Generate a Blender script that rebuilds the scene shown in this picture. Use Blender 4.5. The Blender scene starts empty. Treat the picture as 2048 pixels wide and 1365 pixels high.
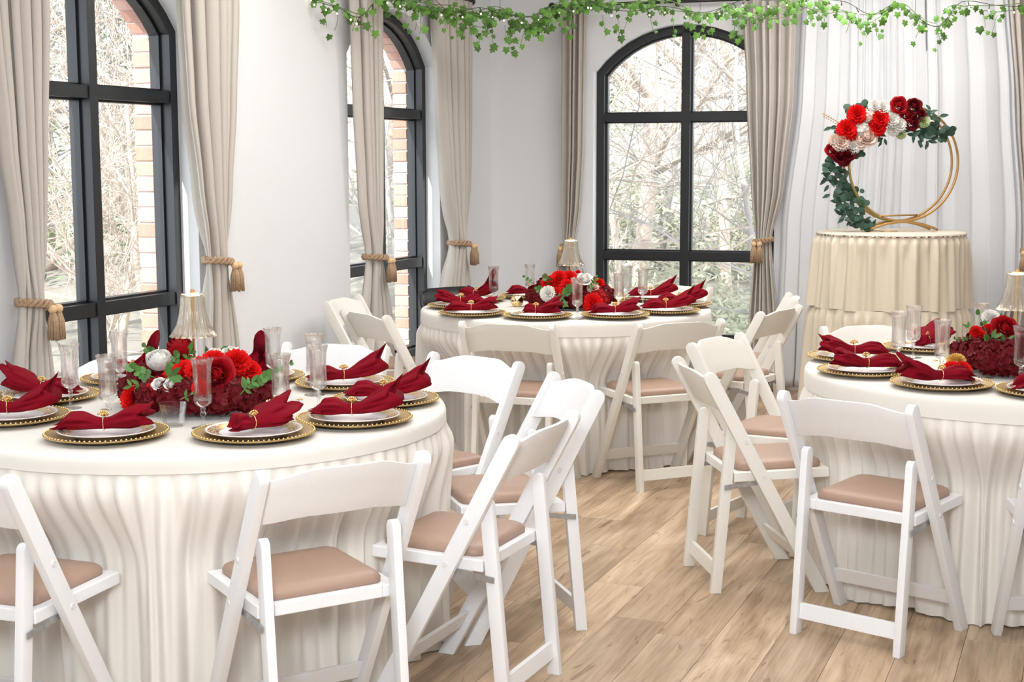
import bpy, bmesh, math, random
from mathutils import Vector, Matrix
R = random.Random(7)
PI = math.pi
sc = bpy.context.scene
col = sc.collection
# ------------------------------------------------------------------ camera
F, PITCH, ROLL, CZ = 2907.4, 0.12098, -0.00291, 1.499
_fw = Vector((0, math.cos(PITCH), -math.sin(PITCH))); _up = Vector((0, math.sin(PITCH), math.cos(PITCH))); _rt = Vector((1, 0, 0))
_r2 = _rt*math.cos(ROLL)+_up*math.sin(ROLL); _u2 = -_rt*math.sin(ROLL)+_up*math.cos(ROLL)
cam = bpy.data.cameras.new('camera'); camo = bpy.data.objects.new('camera', cam); col.objects.link(camo)
cam.sensor_width = 36; cam.lens = F/2048*36; cam.clip_end = 300; cam.clip_start = .05
m = Matrix.Identity(4)
for i in range(3):
    m[i][0] = _r2[i]; m[i][1] = _u2[i]; m[i][2] = -_fw[i]
m[2][3] = CZ
camo.matrix_world = m
sc.camera = camo
def ray(px, py): return _fw+_r2*((px-1024)/F)-_u2*((py-682.5)/F)
def at(px, py, Y):
    d = ray(px, py); t = Y/d.y; return Vector((d.x*t, Y, CZ+d.z*t))
def on_z(px, py, z):
    d = ray(px, py); t = (z-CZ)/d.z; return Vector((d.x*t, d.y*t, z))
# ------------------------------------------------------------------ light and exposure
sc.view_settings.view_transform = 'Standard'; sc.view_settings.look = 'None'
sc.view_settings.exposure = 0.0; sc.view_settings.gamma = 1; sc.view_settings.use_curve_mapping = False
w = bpy.data.worlds.new('world'); sc.world = w; w.use_nodes = True
w.node_tree.nodes['Background'].inputs[0].default_value = (.88, .94, 1, 1)
w.node_tree.nodes['Background'].inputs[1].default_value = 4.0
def lamp(name, kind, loc, energy, color=(1, 1, 1), aim=None, size=1, sizey=None, angle=.01):
    l = bpy.data.lights.new(name, kind); l.energy = energy; l.color = color
    if kind == 'AREA':
        l.size = size
        if sizey: l.shape = 'RECTANGLE'; l.size_y = sizey
    if kind == 'SUN': l.angle = angle
    o = bpy.data.objects.new(name, l); o.location = loc; col.objects.link(o)
    if aim is not None: o.rotation_euler = (Vector(aim)-Vector(loc)).to_track_quat('-Z', 'Y').to_euler()
    return o
SUN_D = Vector((.44, .62, -.55))
lamp('sun', 'SUN', (-20, -10, 20), 12.0, (1, .97, .92), Vector((-20, -10, 20))+SUN_D, angle=.012)
lamp('ceiling_fill_front', 'AREA', (0.2, 2.6, 2.93), 66, (1, .985, .97), (0.2, 2.6, 0), 3.4, 2.2)  # unseen soft area light below the ceiling, added to brighten the room
lamp('ceiling_fill_middle', 'AREA', (0.6, 6.3, 2.93), 76, (1, .965, .92), (0.6, 6.3, 0), 3.4, 1.8)  # unseen warm fill, added overhead to light the middle of the room
lamp('ceiling_fill_back', 'AREA', (1.9, 8.2, 2.93), 44, (1, .975, .95), (1.9, 8.2, 0), 1.6, .8)  # unseen fill, added to brighten the drape and hoop table
lamp('bounce_flash', 'AREA', (-.25, -.3, 2.2), 112, (.90, .95, 1), (0.1, 5, .5), .8, .6)
# ------------------------------------------------------------------ room frame
C0 = Vector((-.199, 10.34, 0))
U = Vector((-.37139, -.92848, 0)); NL = Vector((.92848, -.37139, 0))
V = Vector((.95516, -.2961, 0)); NB = Vector((-.2961, -.95516, 0))
def WL(s, off, z): return C0+U*s+NL*off+Vector((0, 0, z))
def WB(s, off, z): return C0+V*s+NB*off+Vector((0, 0, z))
HC = 2.97
HW, SILL, SPR, RISE = .617, .27, 2.12, .303
RAD = (HW*HW+RISE*RISE)/(2*RISE)
# ------------------------------------------------------------------ materials
def new_mat(name):
    mt = bpy.data.materials.new(name); mt.use_nodes = True
    return mt, mt.node_tree, mt.node_tree.nodes['Principled BSDF']
def nd(nt, typ, **kw):
    n = nt.nodes.new(typ)
    for k, v in kw.items():
        if k in n.inputs: n.inputs[k].default_value = v
        else: setattr(n, k, v)
    return n
def mat(name, color, rough=.6, metal=0, noise=0, scale=8, bump=0, bscale=60, sheen=0, coat=0, stretch=None, spec=None, trans=0, vary=0):
    mt, nt, p = new_mat(name)
    p.inputs['Base Color'].default_value = (*color, 1); p.inputs['Roughness'].default_value = rough; p.inputs['Metallic'].default_value = metal
    if sheen: p.inputs['Sheen Weight'].default_value = sheen
    if coat: p.inputs['Coat Weight'].default_value = coat; p.inputs['Coat Roughness'].default_value = .15
    if spec is not None: p.inputs['Specular IOR Level'].default_value = spec
    tc = nd(nt, 'ShaderNodeTexCoord'); vec = tc.outputs['Object']
    if stretch:
        mp = nd(nt, 'ShaderNodeMapping'); mp.inputs['Scale'].default_value = stretch
        nt.links.new(vec, mp.inputs['Vector']); vec = mp.outputs['Vector']
    if noise:
        n = nd(nt, 'ShaderNodeTexNoise'); n.inputs['Scale'].default_value = scale; n.inputs['Detail'].default_value = 4
        nt.links.new(vec, n.inputs['Vector'])
        mx = nd(nt, 'ShaderNodeMix', data_type='RGBA')
        mx.inputs[6].default_value = (*[c*(1-noise) for c in color], 1); mx.inputs[7].default_value = (*[min(1, c*(1+noise)) for c in color], 1)
        nt.links.new(n.outputs['Fac'], mx.inputs[0]); nt.links.new(mx.outputs[2], p.inputs['Base Color'])
    if bump:
        n = nd(nt, 'ShaderNodeTexNoise'); n.inputs['Scale'].default_value = bscale; n.inputs['Detail'].default_value = 3
        nt.links.new(vec, n.inputs['Vector'])
        b = nd(nt, 'ShaderNodeBump'); b.inputs['Strength'].default_value = bump; b.inputs['Distance'].default_value = .01
        nt.links.new(n.outputs['Fac'], b.inputs['Height']); nt.links.new(b.outputs['Normal'], p.inputs['Normal'])
    if vary:
        oi = nd(nt, 'ShaderNodeObjectInfo'); mr = nd(nt, 'ShaderNodeMapRange'); mr.inputs['To Min'].default_value = 1-vary*.6; mr.inputs['To Max'].default_value = 1+vary
        hs = nd(nt, 'ShaderNodeHueSaturation'); nt.links.new(oi.outputs['Random'], mr.inputs[0]); nt.links.new(mr.outputs[0], hs.inputs['Value'])
        nt.links.new(p.inputs['Base Color'].links[0].from_socket, hs.inputs['Color']); nt.links.new(hs.outputs[0], p.inputs['Base Color'])
    if trans:
        t = nd(nt, 'ShaderNodeBsdfTranslucent'); t.inputs['Color'].default_value = (*color, 1)
        ms = nd(nt, 'ShaderNodeMixShader'); ms.inputs[0].default_value = trans
        out = nt.nodes['Material Output']
        nt.links.new(p.outputs[0], ms.inputs[1]); nt.links.new(t.outputs[0], ms.inputs[2]); nt.links.new(ms.outputs[0], out.inputs[0])
    return mt
M = {}
M['wall'] = mat('wall_paint', (.78, .79, .81), .75, noise=.015, scale=1.5, bump=.08, bscale=180)
M['ceil'] = mat('ceiling_paint', (.82, .82, .82), .9, bump=.05, bscale=100)
M['trim'] = mat('trim_paint', (.82, .82, .82), .5, noise=.01)
M['frame'] = mat('charcoal_metal', (.011, .013, .016), .38, noise=.15, scale=6)
M['white'] = mat('white_paint', (.83, .84, .86), .36, noise=.02, scale=14, bump=.06, bscale=40, stretch=(6, 6, 1.2))
M['ivory'] = mat('warm_lit_white_paint', (.80, .785, .73), .38, noise=.02, scale=14, bump=.06, bscale=40, stretch=(6, 6, 1.2))  # white chair paint with the warm room light tinted into its colour
M['vinyl'] = mat('tan_vinyl', (.37, .245, .185), .42, noise=.05, scale=25, bump=.12, bscale=260)
M['steel'] = mat('scuffed_steel', (.45, .46, .47), .4, metal=.8, noise=.4, scale=60)
M['bolt'] = mat('painted_bolt', (.72, .72, .72), .4, noise=.06, scale=90)
M['cloth'] = mat('ivory_cloth', (.79, .765, .715), .7, noise=.015, scale=3, bump=.05, bscale=25, sheen=.15, trans=.08)
M['skirt'] = mat('ivory_skirt_cloth', (.86, .825, .765), .55, noise=.02, scale=4, bump=.06, bscale=30, sheen=.2, trans=.12, stretch=(1, 1, .4))
M['cream'] = mat('cream_cloth', (.74, .66, .53), .75, noise=.02, scale=4, bump=.05, bscale=30, sheen=.1, trans=.08)
M['linen'] = mat('taupe_linen', (.68, .635, .58), .85, noise=.03, scale=40, bump=.15, bscale=300, stretch=(1, 1, 2.5), trans=.22)
M['sheer'] = mat('white_drape', (.90, .915, .94), .75, noise=.008, scale=6, bump=.03, bscale=120, trans=.25)
M['nap'] = mat('burgundy_napkin', (.195, .001, .010), .85, noise=.10, scale=20, bump=.12, bscale=240, spec=.15)
M['gold'] = mat('gold_metal', (.86, .62, .26), .22, metal=1, noise=.08, scale=30)
M['goldm'] = mat('matte_gold', (.46, .33, .15), .4, metal=.75, noise=.1, scale=14, bump=.03, bscale=40)
M['brass'] = mat('brass_rod', (.72, .50, .22), .28, metal=1)
M['hoop'] = mat('bronze_hoop', (.50, .29, .10), .35, metal=.6, noise=.08, scale=20)
M['rope'] = mat('jute_rope', (.43, .29, .18), .9, noise=.2, scale=80, bump=.4, bscale=160)
M['bead'] = mat('wooden_bead', (.72, .50, .28), .5, noise=.08, scale=60)
M['black'] = mat('black_plastic', (.012, .013, .015), .4, noise=.1, scale=30)
M['mortar'] = mat('mortar', (.58, .52, .46), .95, noise=.1, scale=60, bump=.3, bscale=120)
M['wire'] = mat('dark_green_wire', (.03, .04, .025), .6, noise=.1)
M['stem'] = mat('green_stem', (.13, .22, .06), .6, noise=.15, scale=30)
M['dry'] = mat('dried_stem', (.45, .30, .17), .8, noise=.15, scale=30)
M['ivy'] = mat('ivy_leaf', (.075, .185, .022), .5, noise=.35, scale=9, trans=.15, vary=.75)
M['euc'] = mat('eucalyptus_leaf', (.03, .078, .048), .6, noise=.3, scale=14, trans=.1, vary=.5)
M['leaf'] = mat('centrepiece_leaf', (.065, .17, .035), .5, noise=.35, scale=16, trans=.12, vary=.6)
M['red'] = mat('scarlet_petal', (.72, .006, .006), .65, noise=.2, scale=30, spec=.25, trans=.12)
M['crimson'] = mat('crimson_petal', (.36, .003, .008), .6, noise=.25, scale=30, spec=.25, trans=.1)
M['burg'] = mat('burgundy_petal', (.125, .0008, .005), .6, noise=.3, scale=30, spec=.25, trans=.08)
M['wpetal'] = mat('white_petal', (.84, .82, .78), .65, noise=.04, scale=30, trans=.15)
M['blush'] = mat('blush_petal', (.84, .67, .58), .65, noise=.06, scale=30, trans=.15)
M['lime'] = mat('pale_green_petal', (.50, .60, .30), .6, noise=.15, scale=30, trans=.15)
M['amber'] = mat('amber_petal', (.75, .48, .12), .6, noise=.15, scale=30, trans=.15)
M['bark'] = mat('pale_bark', (.50, .43, .37), .9, noise=.25, scale=3, bump=.4, bscale=20)
M['bark2'] = mat('grey_bark', (.36, .345, .335), .9, noise=.25, scale=3, bump=.4, bscale=20)
M['needle'] = mat('evergreen_needles', (.17, .24, .13), .8, noise=.3, scale=2, trans=.2)
M['shrub'] = mat('pale_shrub_leaf', (.47, .48, .37), .8, noise=.3, scale=2, trans=.2)
M['ground'] = mat('leaf_litter', (.22, .205, .175), .95, noise=.25, scale=2.5, bump=.5, bscale=14)
M['foil'] = mat('confetti_foil', (.62, .42, .16), .35, metal=.8, noise=.2, scale=50)
M['pbl'] = mat('plate_white', (.84, .82, .84), .25, noise=.01, coat=.4)
def brick_mat():
    mt, nt, p = new_mat('red_brick'); p.inputs['Roughness'].default_value = .9
    oi = nd(nt, 'ShaderNodeObjectInfo'); cr = nd(nt, 'ShaderNodeValToRGB')
    cr.color_ramp.elements[0].color = (.44, .20, .15, 1); cr.color_ramp.elements[1].color = (.66, .42, .35, 1)
    nt.links.new(oi.outputs['Random'], cr.inputs[0])
    tc = nd(nt, 'ShaderNodeTexCoord'); n = nd(nt, 'ShaderNodeTexNoise'); n.inputs['Scale'].default_value = 60
    nt.links.new(tc.outputs['Object'], n.inputs['Vector'])
    mx = nd(nt, 'ShaderNodeMix', data_type='RGBA', blend_type='MULTIPLY'); mx.inputs[0].default_value = .35
    nt.links.new(cr.outputs[0], mx.inputs[6]); nt.links.new(n.outputs['Color'], mx.inputs[7]); nt.links.new(mx.outputs[2], p.inputs['Base Color'])
    b = nd(nt, 'ShaderNodeBump'); b.inputs['Strength'].default_value = .4; b.inputs['Distance'].default_value = .004
    nt.links.new(n.outputs['Fac'], b.inputs['Height']); nt.links.new(b.outputs['Normal'], p.inputs['Normal'])
    return mt
M['brick'] = brick_mat()
def plank_mat(name, island):
    mt, nt, p = new_mat(name); p.inputs['Roughness'].default_value = .42; p.inputs['Specular IOR Level'].default_value = .4
    L = nt.links.new
    if island: rnd = nd(nt, 'ShaderNodeNewGeometry').outputs['Random Per Island']
    else: rnd = nd(nt, 'ShaderNodeObjectInfo').outputs['Random']
    pos = nd(nt, 'ShaderNodeNewGeometry').outputs['Position']
    rot = nd(nt, 'ShaderNodeVectorRotate', rotation_type='Z_AXIS'); rot.inputs['Angle'].default_value = -math.atan2(U.y, U.x)
    L(pos, rot.inputs['Vector'])
    mul = nd(nt, 'ShaderNodeMath', operation='MULTIPLY'); mul.inputs[1].default_value = 57; L(rnd, mul.inputs[0])
    cmb = nd(nt, 'ShaderNodeCombineXYZ'); L(mul.outputs[0], cmb.inputs[0]); L(mul.outputs[0], cmb.inputs[1]); L(mul.outputs[0], cmb.inputs[2])
    add = nd(nt, 'ShaderNodeVectorMath', operation='ADD'); L(rot.outputs[0], add.inputs[0]); L(cmb.outputs[0], add.inputs[1])
    def noise(scale, det, sc3, dist=0):
        mp = nd(nt, 'ShaderNodeMapping'); mp.inputs['Scale'].default_value = sc3; L(add.outputs[0], mp.inputs['Vector'])
        n = nd(nt, 'ShaderNodeTexNoise'); n.inputs['Scale'].default_value = scale; n.inputs['Detail'].default_value = det; n.inputs['Distortion'].default_value = dist
        L(mp.outputs[0], n.inputs['Vector']); return n
    n1 = noise(1.6, 5, (1.0, 5, 1), 1.2); n2 = noise(3, 6, (1.2, 26, 1), .6); n3 = noise(2.2, 3, (1.3, 7, 1), 2.5)
    c1 = nd(nt, 'ShaderNodeValToRGB'); e = c1.color_ramp.elements
    e[0].position = .30; e[0].color = (.33, .235, .155, 1); e[1].position = .72; e[1].color = (.63, .505, .375, 1)
    x = e.new(.5); x.color = (.48, .36, .255, 1)
    L(n1.outputs['Fac'], c1.inputs[0])
    c2 = nd(nt, 'ShaderNodeValToRGB'); e = c2.color_ramp.elements
    e[0].position = .35; e[0].color = (.80, .78, .76, 1); e[1].position = .6; e[1].color = (1.03, 1.02, 1.0, 1); L(n2.outputs['Fac'], c2.inputs[0])
    c3 = nd(nt, 'ShaderNodeValToRGB'); e = c3.color_ramp.elements
    e[0].position = .30; e[0].color = (.58, .50, .45, 1); e[1].position = .36; e[1].color = (1, 1, 1, 1); L(n3.outputs['Fac'], c3.inputs[0])
    m1 = nd(nt, 'ShaderNodeMix', data_type='RGBA', blend_type='MULTIPLY'); m1.inputs[0].default_value = 1; L(c1.outputs[0], m1.inputs[6]); L(c2.outputs[0], m1.inputs[7])
    m2 = nd(nt, 'ShaderNodeMix', data_type='RGBA', blend_type='MULTIPLY'); m2.inputs[0].default_value = .8; L(m1.outputs[2], m2.inputs[6]); L(c3.outputs[0], m2.inputs[7])
    hs = nd(nt, 'ShaderNodeHueSaturation'); mr = nd(nt, 'ShaderNodeMapRange'); mr.inputs['To Min'].default_value = .84; mr.inputs['To Max'].default_value = 1.14
    L(rnd, mr.inputs[0]); L(mr.outputs[0], hs.inputs['Value']); L(m2.outputs[2], hs.inputs['Color']); hs.inputs['Saturation'].default_value = 1.08
    L(hs.outputs[0], p.inputs['Base Color'])
    b = nd(nt, 'ShaderNodeBump'); b.inputs['Strength'].default_value = .12; b.inputs['Distance'].default_value = .003; L(n2.outputs['Fac'], b.inputs['Height']); L(b.outputs['Normal'], p.inputs['Normal'])
    return mt
M['plank'] = plank_mat('oak_plank', False); M['plankf'] = plank_mat('oak_plank_far', True)
def plate_rim_mat():
    mt, nt, p = new_mat('gold_filigree_plate'); L = nt.links.new
    p.inputs['Roughness'].default_value = .25
    tc = nd(nt, 'ShaderNodeTexCoord'); ln = nd(nt, 'ShaderNodeVectorMath', operation='LENGTH')
    sp = nd(nt, 'ShaderNodeVectorMath', operation='MULTIPLY'); sp.inputs[1].default_value = (1, 1, 0); L(tc.outputs['Object'], sp.inputs[0]); L(sp.outputs[0], ln.inputs[0])
    vor = nd(nt, 'ShaderNodeTexVoronoi', feature='DISTANCE_TO_EDGE'); vor.inputs['Scale'].default_value = 130; L(tc.outputs['Object'], vor.inputs['Vector'])
    lt = nd(nt, 'ShaderNodeMath', operation='LESS_THAN'); lt.inputs[1].default_value = .22; L(vor.outputs['Distance'], lt.inputs[0])
    r1 = nd(nt, 'ShaderNodeMath', operation='GREATER_THAN'); r1.inputs[1].default_value = .094; L(ln.outputs['Value'], r1.inputs[0])
    r2 = nd(nt, 'ShaderNodeMath', operation='LESS_THAN'); r2.inputs[1].default_value = .125; L(ln.outputs['Value'], r2.inputs[0])
    a = nd(nt, 'ShaderNodeMath', operation='MULTIPLY'); L(lt.outputs[0], a.inputs[0]); L(r1.outputs[0], a.inputs[1])
    b = nd(nt, 'ShaderNodeMath', operation='MULTIPLY'); L(a.outputs[0], b.inputs[0]); L(r2.outputs[0], b.inputs[1])
    mx = nd(nt, 'ShaderNodeMix', data_type='RGBA'); mx.inputs[6].default_value = (.82, .80, .83, 1); mx.inputs[7].default_value = (.62, .42, .15, 1)
    L(b.outputs[0], mx.inputs[0]); L(mx.outputs[2], p.inputs['Base Color'])
    ml = nd(nt, 'ShaderNodeMath', operation='MULTIPLY'); ml.inputs[1].default_value = .7; L(b.outputs[0], ml.inputs[0]); L(ml.outputs[0], p.inputs['Metallic'])
    return mt
M['plate'] = plate_rim_mat()
def votive_mat():
    mt, nt, p = new_mat('mercury_gold_glass'); L = nt.links.new
    p.inputs['Metallic'].default_value = 1
    tc = nd(nt, 'ShaderNodeTexCoord'); n = nd(nt, 'ShaderNodeTexNoise'); n.inputs['Scale'].default_value = 120; L(tc.outputs['Object'], n.inputs['Vector'])
    c = nd(nt, 'ShaderNodeValToRGB'); e = c.color_ramp.elements; e[0].position = .4; e[0].color = (.80, .55, .16, 1); e[1].position = .62; e[1].color = (.98, .90, .66, 1)
    L(n.outputs['Fac'], c.inputs[0]); L(c.outputs[0], p.inputs['Base Color'])
    p.inputs['Roughness'].default_value = .12
    return mt
M['votive'] = votive_mat()
def pane_mat():
    mt, nt, p = new_mat('window_glass'); L = nt.links.new; nt.nodes.remove(p)
    t = nd(nt, 'ShaderNodeBsdfTransparent'); t.inputs['Color'].default_value = (.97, .985, .985, 1)
    g = nd(nt, 'ShaderNodeBsdfGlossy'); g.inputs['Roughness'].default_value = .02
    fr = nd(nt, 'ShaderNodeLayerWeight'); pw = nd(nt, 'ShaderNodeMath', operation='POWER'); pw.inputs[1].default_value = 4; L(fr.outputs['Facing'], pw.inputs[0])
    ma = nd(nt, 'ShaderNodeMath', operation='MULTIPLY_ADD'); ma.inputs[1].default_value = .6; ma.inputs[2].default_value = .07; L(pw.outputs[0], ma.inputs[0])
    ms = nd(nt, 'ShaderNodeMixShader'); L(ma.outputs[0], ms.inputs[0]); L(t.outputs[0], ms.inputs[1]); L(g.outputs[0], ms.inputs[2]); L(ms.outputs[0], nt.nodes['Material Output'].inputs[0])
    return mt
M['pane'] = pane_mat()
def crystal_mat(name, tint, k):
    mt, nt, p = new_mat(name); L = nt.links.new; nt.nodes.remove(p)
    t = nd(nt, 'ShaderNodeBsdfTransparent'); t.inputs['Color'].default_value = (*tint, 1)
    g = nd(nt, 'ShaderNodeBsdfGlass'); g.inputs['Color'].default_value = (1, 1, 1, 1); g.inputs['IOR'].default_value = 1.47; g.inputs['Roughness'].default_value = .0
    gl = nd(nt, 'ShaderNodeBsdfGlossy'); gl.inputs['Roughness'].default_value = .08
    ms = nd(nt, 'ShaderNodeMixShader'); ms.inputs[0].default_value = k; L(t.outputs[0], ms.inputs[1]); L(g.outputs[0], ms.inputs[2])
    lw = nd(nt, 'ShaderNodeLayerWeight'); lw.inputs['Blend'].default_value = .35
    mu = nd(nt, 'ShaderNodeMath', operation='MULTIPLY'); mu.inputs[1].default_value = .2; L(lw.outputs['Facing'], mu.inputs[0])
    m2 = nd(nt, 'ShaderNodeMixShader'); L(mu.outputs[0], m2.inputs[0]); L(ms.outputs[0], m2.inputs[1]); L(gl.outputs[0], m2.inputs[2])
    L(m2.outputs[0], nt.nodes['Material Output'].inputs[0])
    return mt
M['crystal'] = crystal_mat('crystal_glass', (1, 1, 1), .34)
M['plastic'] = crystal_mat('clear_plastic', (1, 1, 1), .16)
M['shade'] = crystal_mat('ribbed_shade_glass', (.95, .93, .88), .4)
def emit(name, color, s):
    mt, nt, p = new_mat(name); p.inputs['Base Color'].default_value = (*color, 1)
    p.inputs['Emission Color'].default_value = (*color, 1); p.inputs['Emission Strength'].default_value = s
    return mt
M['led'] = emit('warm_lamp_glow', (1, .87, .66), 12)
M['bulb'] = emit('warm_fairy_light', (1, .8, .5), 9)
# ------------------------------------------------------------------ mesh helpers
class B:
    def __init__(s): s.v = []; s.f = []
    def add(s, vs, fs):
        n = len(s.v); s.v += [tuple(x) for x in vs]; s.f += [tuple(i+n for i in f) for f in fs]; return s
    def box(s, c, d, rz=0):
        x, y, z = d[0]/2, d[1]/2, d[2]/2; ca, sa = math.cos(rz), math.sin(rz)
        vs = [(c[0]+ca*a-sa*b, c[1]+sa*a+ca*b, c[2]+e) for a in (-x, x) for b in (-y, y) for e in (-z, z)]
        return s.add(vs, [(0, 1, 3, 2), (4, 6, 7, 5), (0, 4, 5, 1), (2, 3, 7, 6), (0, 2, 6, 4), (1, 5, 7, 3)])
    def hexa(s, a, b):   # two quads (lists of 4 points), joined
        return s.add(list(a)+list(b), [(3, 2, 1, 0), (4, 5, 6, 7), (0, 1, 5, 4), (1, 2, 6, 5), (2, 3, 7, 6), (3, 0, 4, 7)])
    def prism(s, poly, x0, x1):   # poly in (y,z), extruded along x
        n = len(poly)
        vs = [(x0, *p) for p in poly]+[(x1, *p) for p in poly]
        return s.add(vs, [tuple(range(n-1, -1, -1)), tuple(range(n, 2*n))]+[(i, (i+1) % n, n+(i+1) % n, n+i) for i in range(n)])
    def tube(s, pts, r, n=6, cap=True):
        pts = [Vector(p) for p in pts]; rs = r if isinstance(r, (list, tuple)) else [r]*len(pts)
        rings = []; up = None
        for i, p in enumerate(pts):
            d = (pts[min(i+1, len(pts)-1)]-pts[max(i-1, 0)])
            d = d.normalized() if d.length > 1e-9 else Vector((0, 0, 1))
            if up is None or abs(up.dot(d)) > .95: up = Vector((0, 0, 1)) if abs(d.z) < .9 else Vector((1, 0, 0))
            a = d.cross(up).normalized(); b = a.cross(d); up = b
            rings.append([p+a*math.cos(2*PI*k/n)*rs[i]+b*math.sin(2*PI*k/n)*rs[i] for k in range(n)])
        vs = [q for g in rings for q in g]; fs = []
        for i in range(len(pts)-1):
            for k in range(n): fs.append((i*n+k, i*n+(k+1) % n, (i+1)*n+(k+1) % n, (i+1)*n+k))
        if cap: fs += [tuple(range(n))[::-1], tuple((len(pts)-1)*n+k for k in range(n))]
        return s.add(vs, fs)
    def ring(s, c, r, t, n=24, k=6, nrm=(0, 0, 1), squash=1):
        q = Vector((0, 0, 1)).rotation_difference(Vector(nrm).normalized())
        vs = []; c = Vector(c)
        for i in range(n):
            a = 2*PI*i/n
            for j in range(k):
                b = 2*PI*j/k; rr = r+t*math.cos(b)
                vs.append(c+q@Vector((rr*math.cos(a), rr*math.sin(a)*squash, t*math.sin(b))))
        return s.add(vs, [(i*k+j, ((i+1) % n)*k+j, ((i+1) % n)*k+(j+1) % k, i*k+(j+1) % k) for i in range(n) for j in range(k)])
    def lathe(s, prof, n=32, mod=None, c=(0, 0, 0), close=False):
        vs = []
        for j, (r, z) in enumerate(prof):
            for i in range(n):
                a = 2*PI*i/n; rr = r*(mod(a, j, z) if mod else 1)
                vs.append((c[0]+rr*math.cos(a), c[1]+rr*math.sin(a), c[2]+z))
        k = len(prof); fs = []
        for j in range(k if close else k-1):
            j2 = (j+1) % k
            for i in range(n): fs.append((j*n+i, j*n+(i+1) % n, j2*n+(i+1) % n, j2*n+i))
        if not close:
            if prof[0][0] > 1e-4: pass
        return s.add(vs, fs)
    def sphere(s, c, r, n=10, k=7, sq=(1, 1, 1)):
        vs = []; fs = []
        for j in range(1, k):
            th = PI*j/k
            for i in range(n): vs.append((c[0]+r*sq[0]*math.sin(th)*math.cos(2*PI*i/n), c[1]+r*sq[1]*math.sin(th)*math.sin(2*PI*i/n), c[2]+r*sq[2]*math.cos(th)))
        vs += [(c[0], c[1], c[2]+r*sq[2]), (c[0], c[1], c[2]-r*sq[2])]; t = len(vs)-2
        for j in range(k-2):
            for i in range(n): fs.append((j*n+i, (j+1)*n+i, (j+1)*n+(i+1) % n, j*n+(i+1) % n))
        for i in range(n): fs.append((t, i, (i+1) % n)); fs.append((t+1, (k-2)*n+(i+1) % n, (k-2)*n+i))
        return s.add(vs, fs)
    def mesh(s, name, material, smooth=False, bevel=0, angle=None):
        me = bpy.data.meshes.new(name); me.from_pydata(s.v, [], s.f); me.validate()
        bm = bmesh.new(); bm.from_mesh(me); bmesh.ops.recalc_face_normals(bm, faces=bm.faces)
        if bevel:
            es = [e for e in bm.edges if len(e.link_faces) == 2 and e.calc_face_angle(0) > .5]
            bmesh.ops.bevel(bm, geom=es, offset=bevel, segments=2, profile=.6, affect='EDGES', clamp_overlap=True)
        bm.to_mesh(me); bm.free()
        me.materials.append(material)
        if smooth: me.shade_smooth()
        if smooth == 'auto' or (bevel and smooth):
            try: me.set_sharp_from_angle(angle=angle or .6)
            except Exception: pass
        return me
    def obj(s, name, material, parent=None, smooth=False, bevel=0, loc=None, angle=None, label=None):
        return mk(name, s.mesh(name, material, smooth, bevel, angle), parent, loc, label=label)
def mk(name, me, parent=None, loc=None, rot=None, scale=None, label=None):
    o = bpy.data.objects.new(name, me); col.objects.link(o)
    if parent is not None: o.parent = parent
    if loc is not None: o.location = loc
    if rot is not None: o.rotation_euler = rot
    if scale is not None: o.scale = scale if hasattr(scale, '__len__') else (scale,)*3
    if label: o['label'] = label
    return o
def tag(o, label, cat, group=None):
    o['label'] = label; o['category'] = cat
    if group: o['group'] = group
    return o
def thing(name, label, cat, loc=(0, 0, 0), rz=0, group=None):
    o = mk(name, None, None, loc, (0, 0, rz)); o.empty_display_size = .05
    return tag(o, label, cat, group)
def struct(o): o['kind'] = 'structure'; return o
def dup(root, loc, rz, label=None, swap=None):
    r = root.copy(); col.objects.link(r); r.location = loc; r.rotation_euler = (0, 0, rz)
    if label: r['label'] = label
    for ch in list(root.children):
        c = ch.copy(); col.objects.link(c); c.parent = r
        if swap and c.data and c.data.name in swap: c.data = swap[c.data.name]
        for g in ch.children:
            d = g.copy(); col.objects.link(d); d.parent = c
    return r
def smooth01(t): t = max(0, min(1, t)); return t*t*(3-2*t)
# ------------------------------------------------------------------ room shell
def arc_pts(c, hw, spr, n=14, shrink=0):
    # points of the segmental arch from left (c+hw) to right (c-hw)
    rad = RAD-shrink; cz = spr+RISE-RAD; out = []
    a0 = math.asin(min(1, (hw)/rad))
    for i in range(n+1):
        a = a0-2*a0*i/n; out.append((c+rad*math.sin(a), cz+rad*math.cos(a)))
    return out
def wall(name, P, length, wins, s0=0):
    b = B(); Y = .10; YB = -.10
    def quad(sa, sb, za, zb):
        b.add([P(sa, Y, za), P(sb, Y, za), P(sb, Y, zb), P(sa, Y, zb)], [(0, 1, 2, 3)])
        b.add([P(sa, YB, za), P(sb, YB, za), P(sb, YB, zb), P(sa, YB, zb)], [(3, 2, 1, 0)])
    cur = s0
    for c in sorted(wins):
        quad(cur, c-HW, 0, HC); cur = c+HW
        quad(c-HW, c+HW, 0, SILL)
        ap = arc_pts(c, HW, SPR)
        for i in range(len(ap)-1):
            for yy in (Y, YB):
                b.add([P(ap[i][0], yy, ap[i][1]), P(ap[i+1][0], yy, ap[i+1][1]), P(ap[i+1][0], yy, HC), P(ap[i][0], yy, HC)], [(0, 1, 2, 3)])
        loop = [(c+HW, SILL)]+ap+[(c-HW, SILL)]
        for i in range(len(loop)):
            q, r = loop[i], loop[(i+1) % len(loop)]
            b.add([P(q[0], Y, q[1]), P(r[0], Y, r[1]), P(r[0], YB, r[1]), P(q[0], YB, q[1])], [(0, 1, 2, 3)])
    quad(cur, length, 0, HC)
    return struct(b.obj(name, M['wall']))
W2C, W1C, W0C, W3C = 1.575, 4.31, 7.05, 1.44
wall('wall_left', WL, 12.6, [W2C, W1C, W0C], s0=-.1)
wall('wall_back', WB, 6.6, [W3C], s0=-.1)
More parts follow.
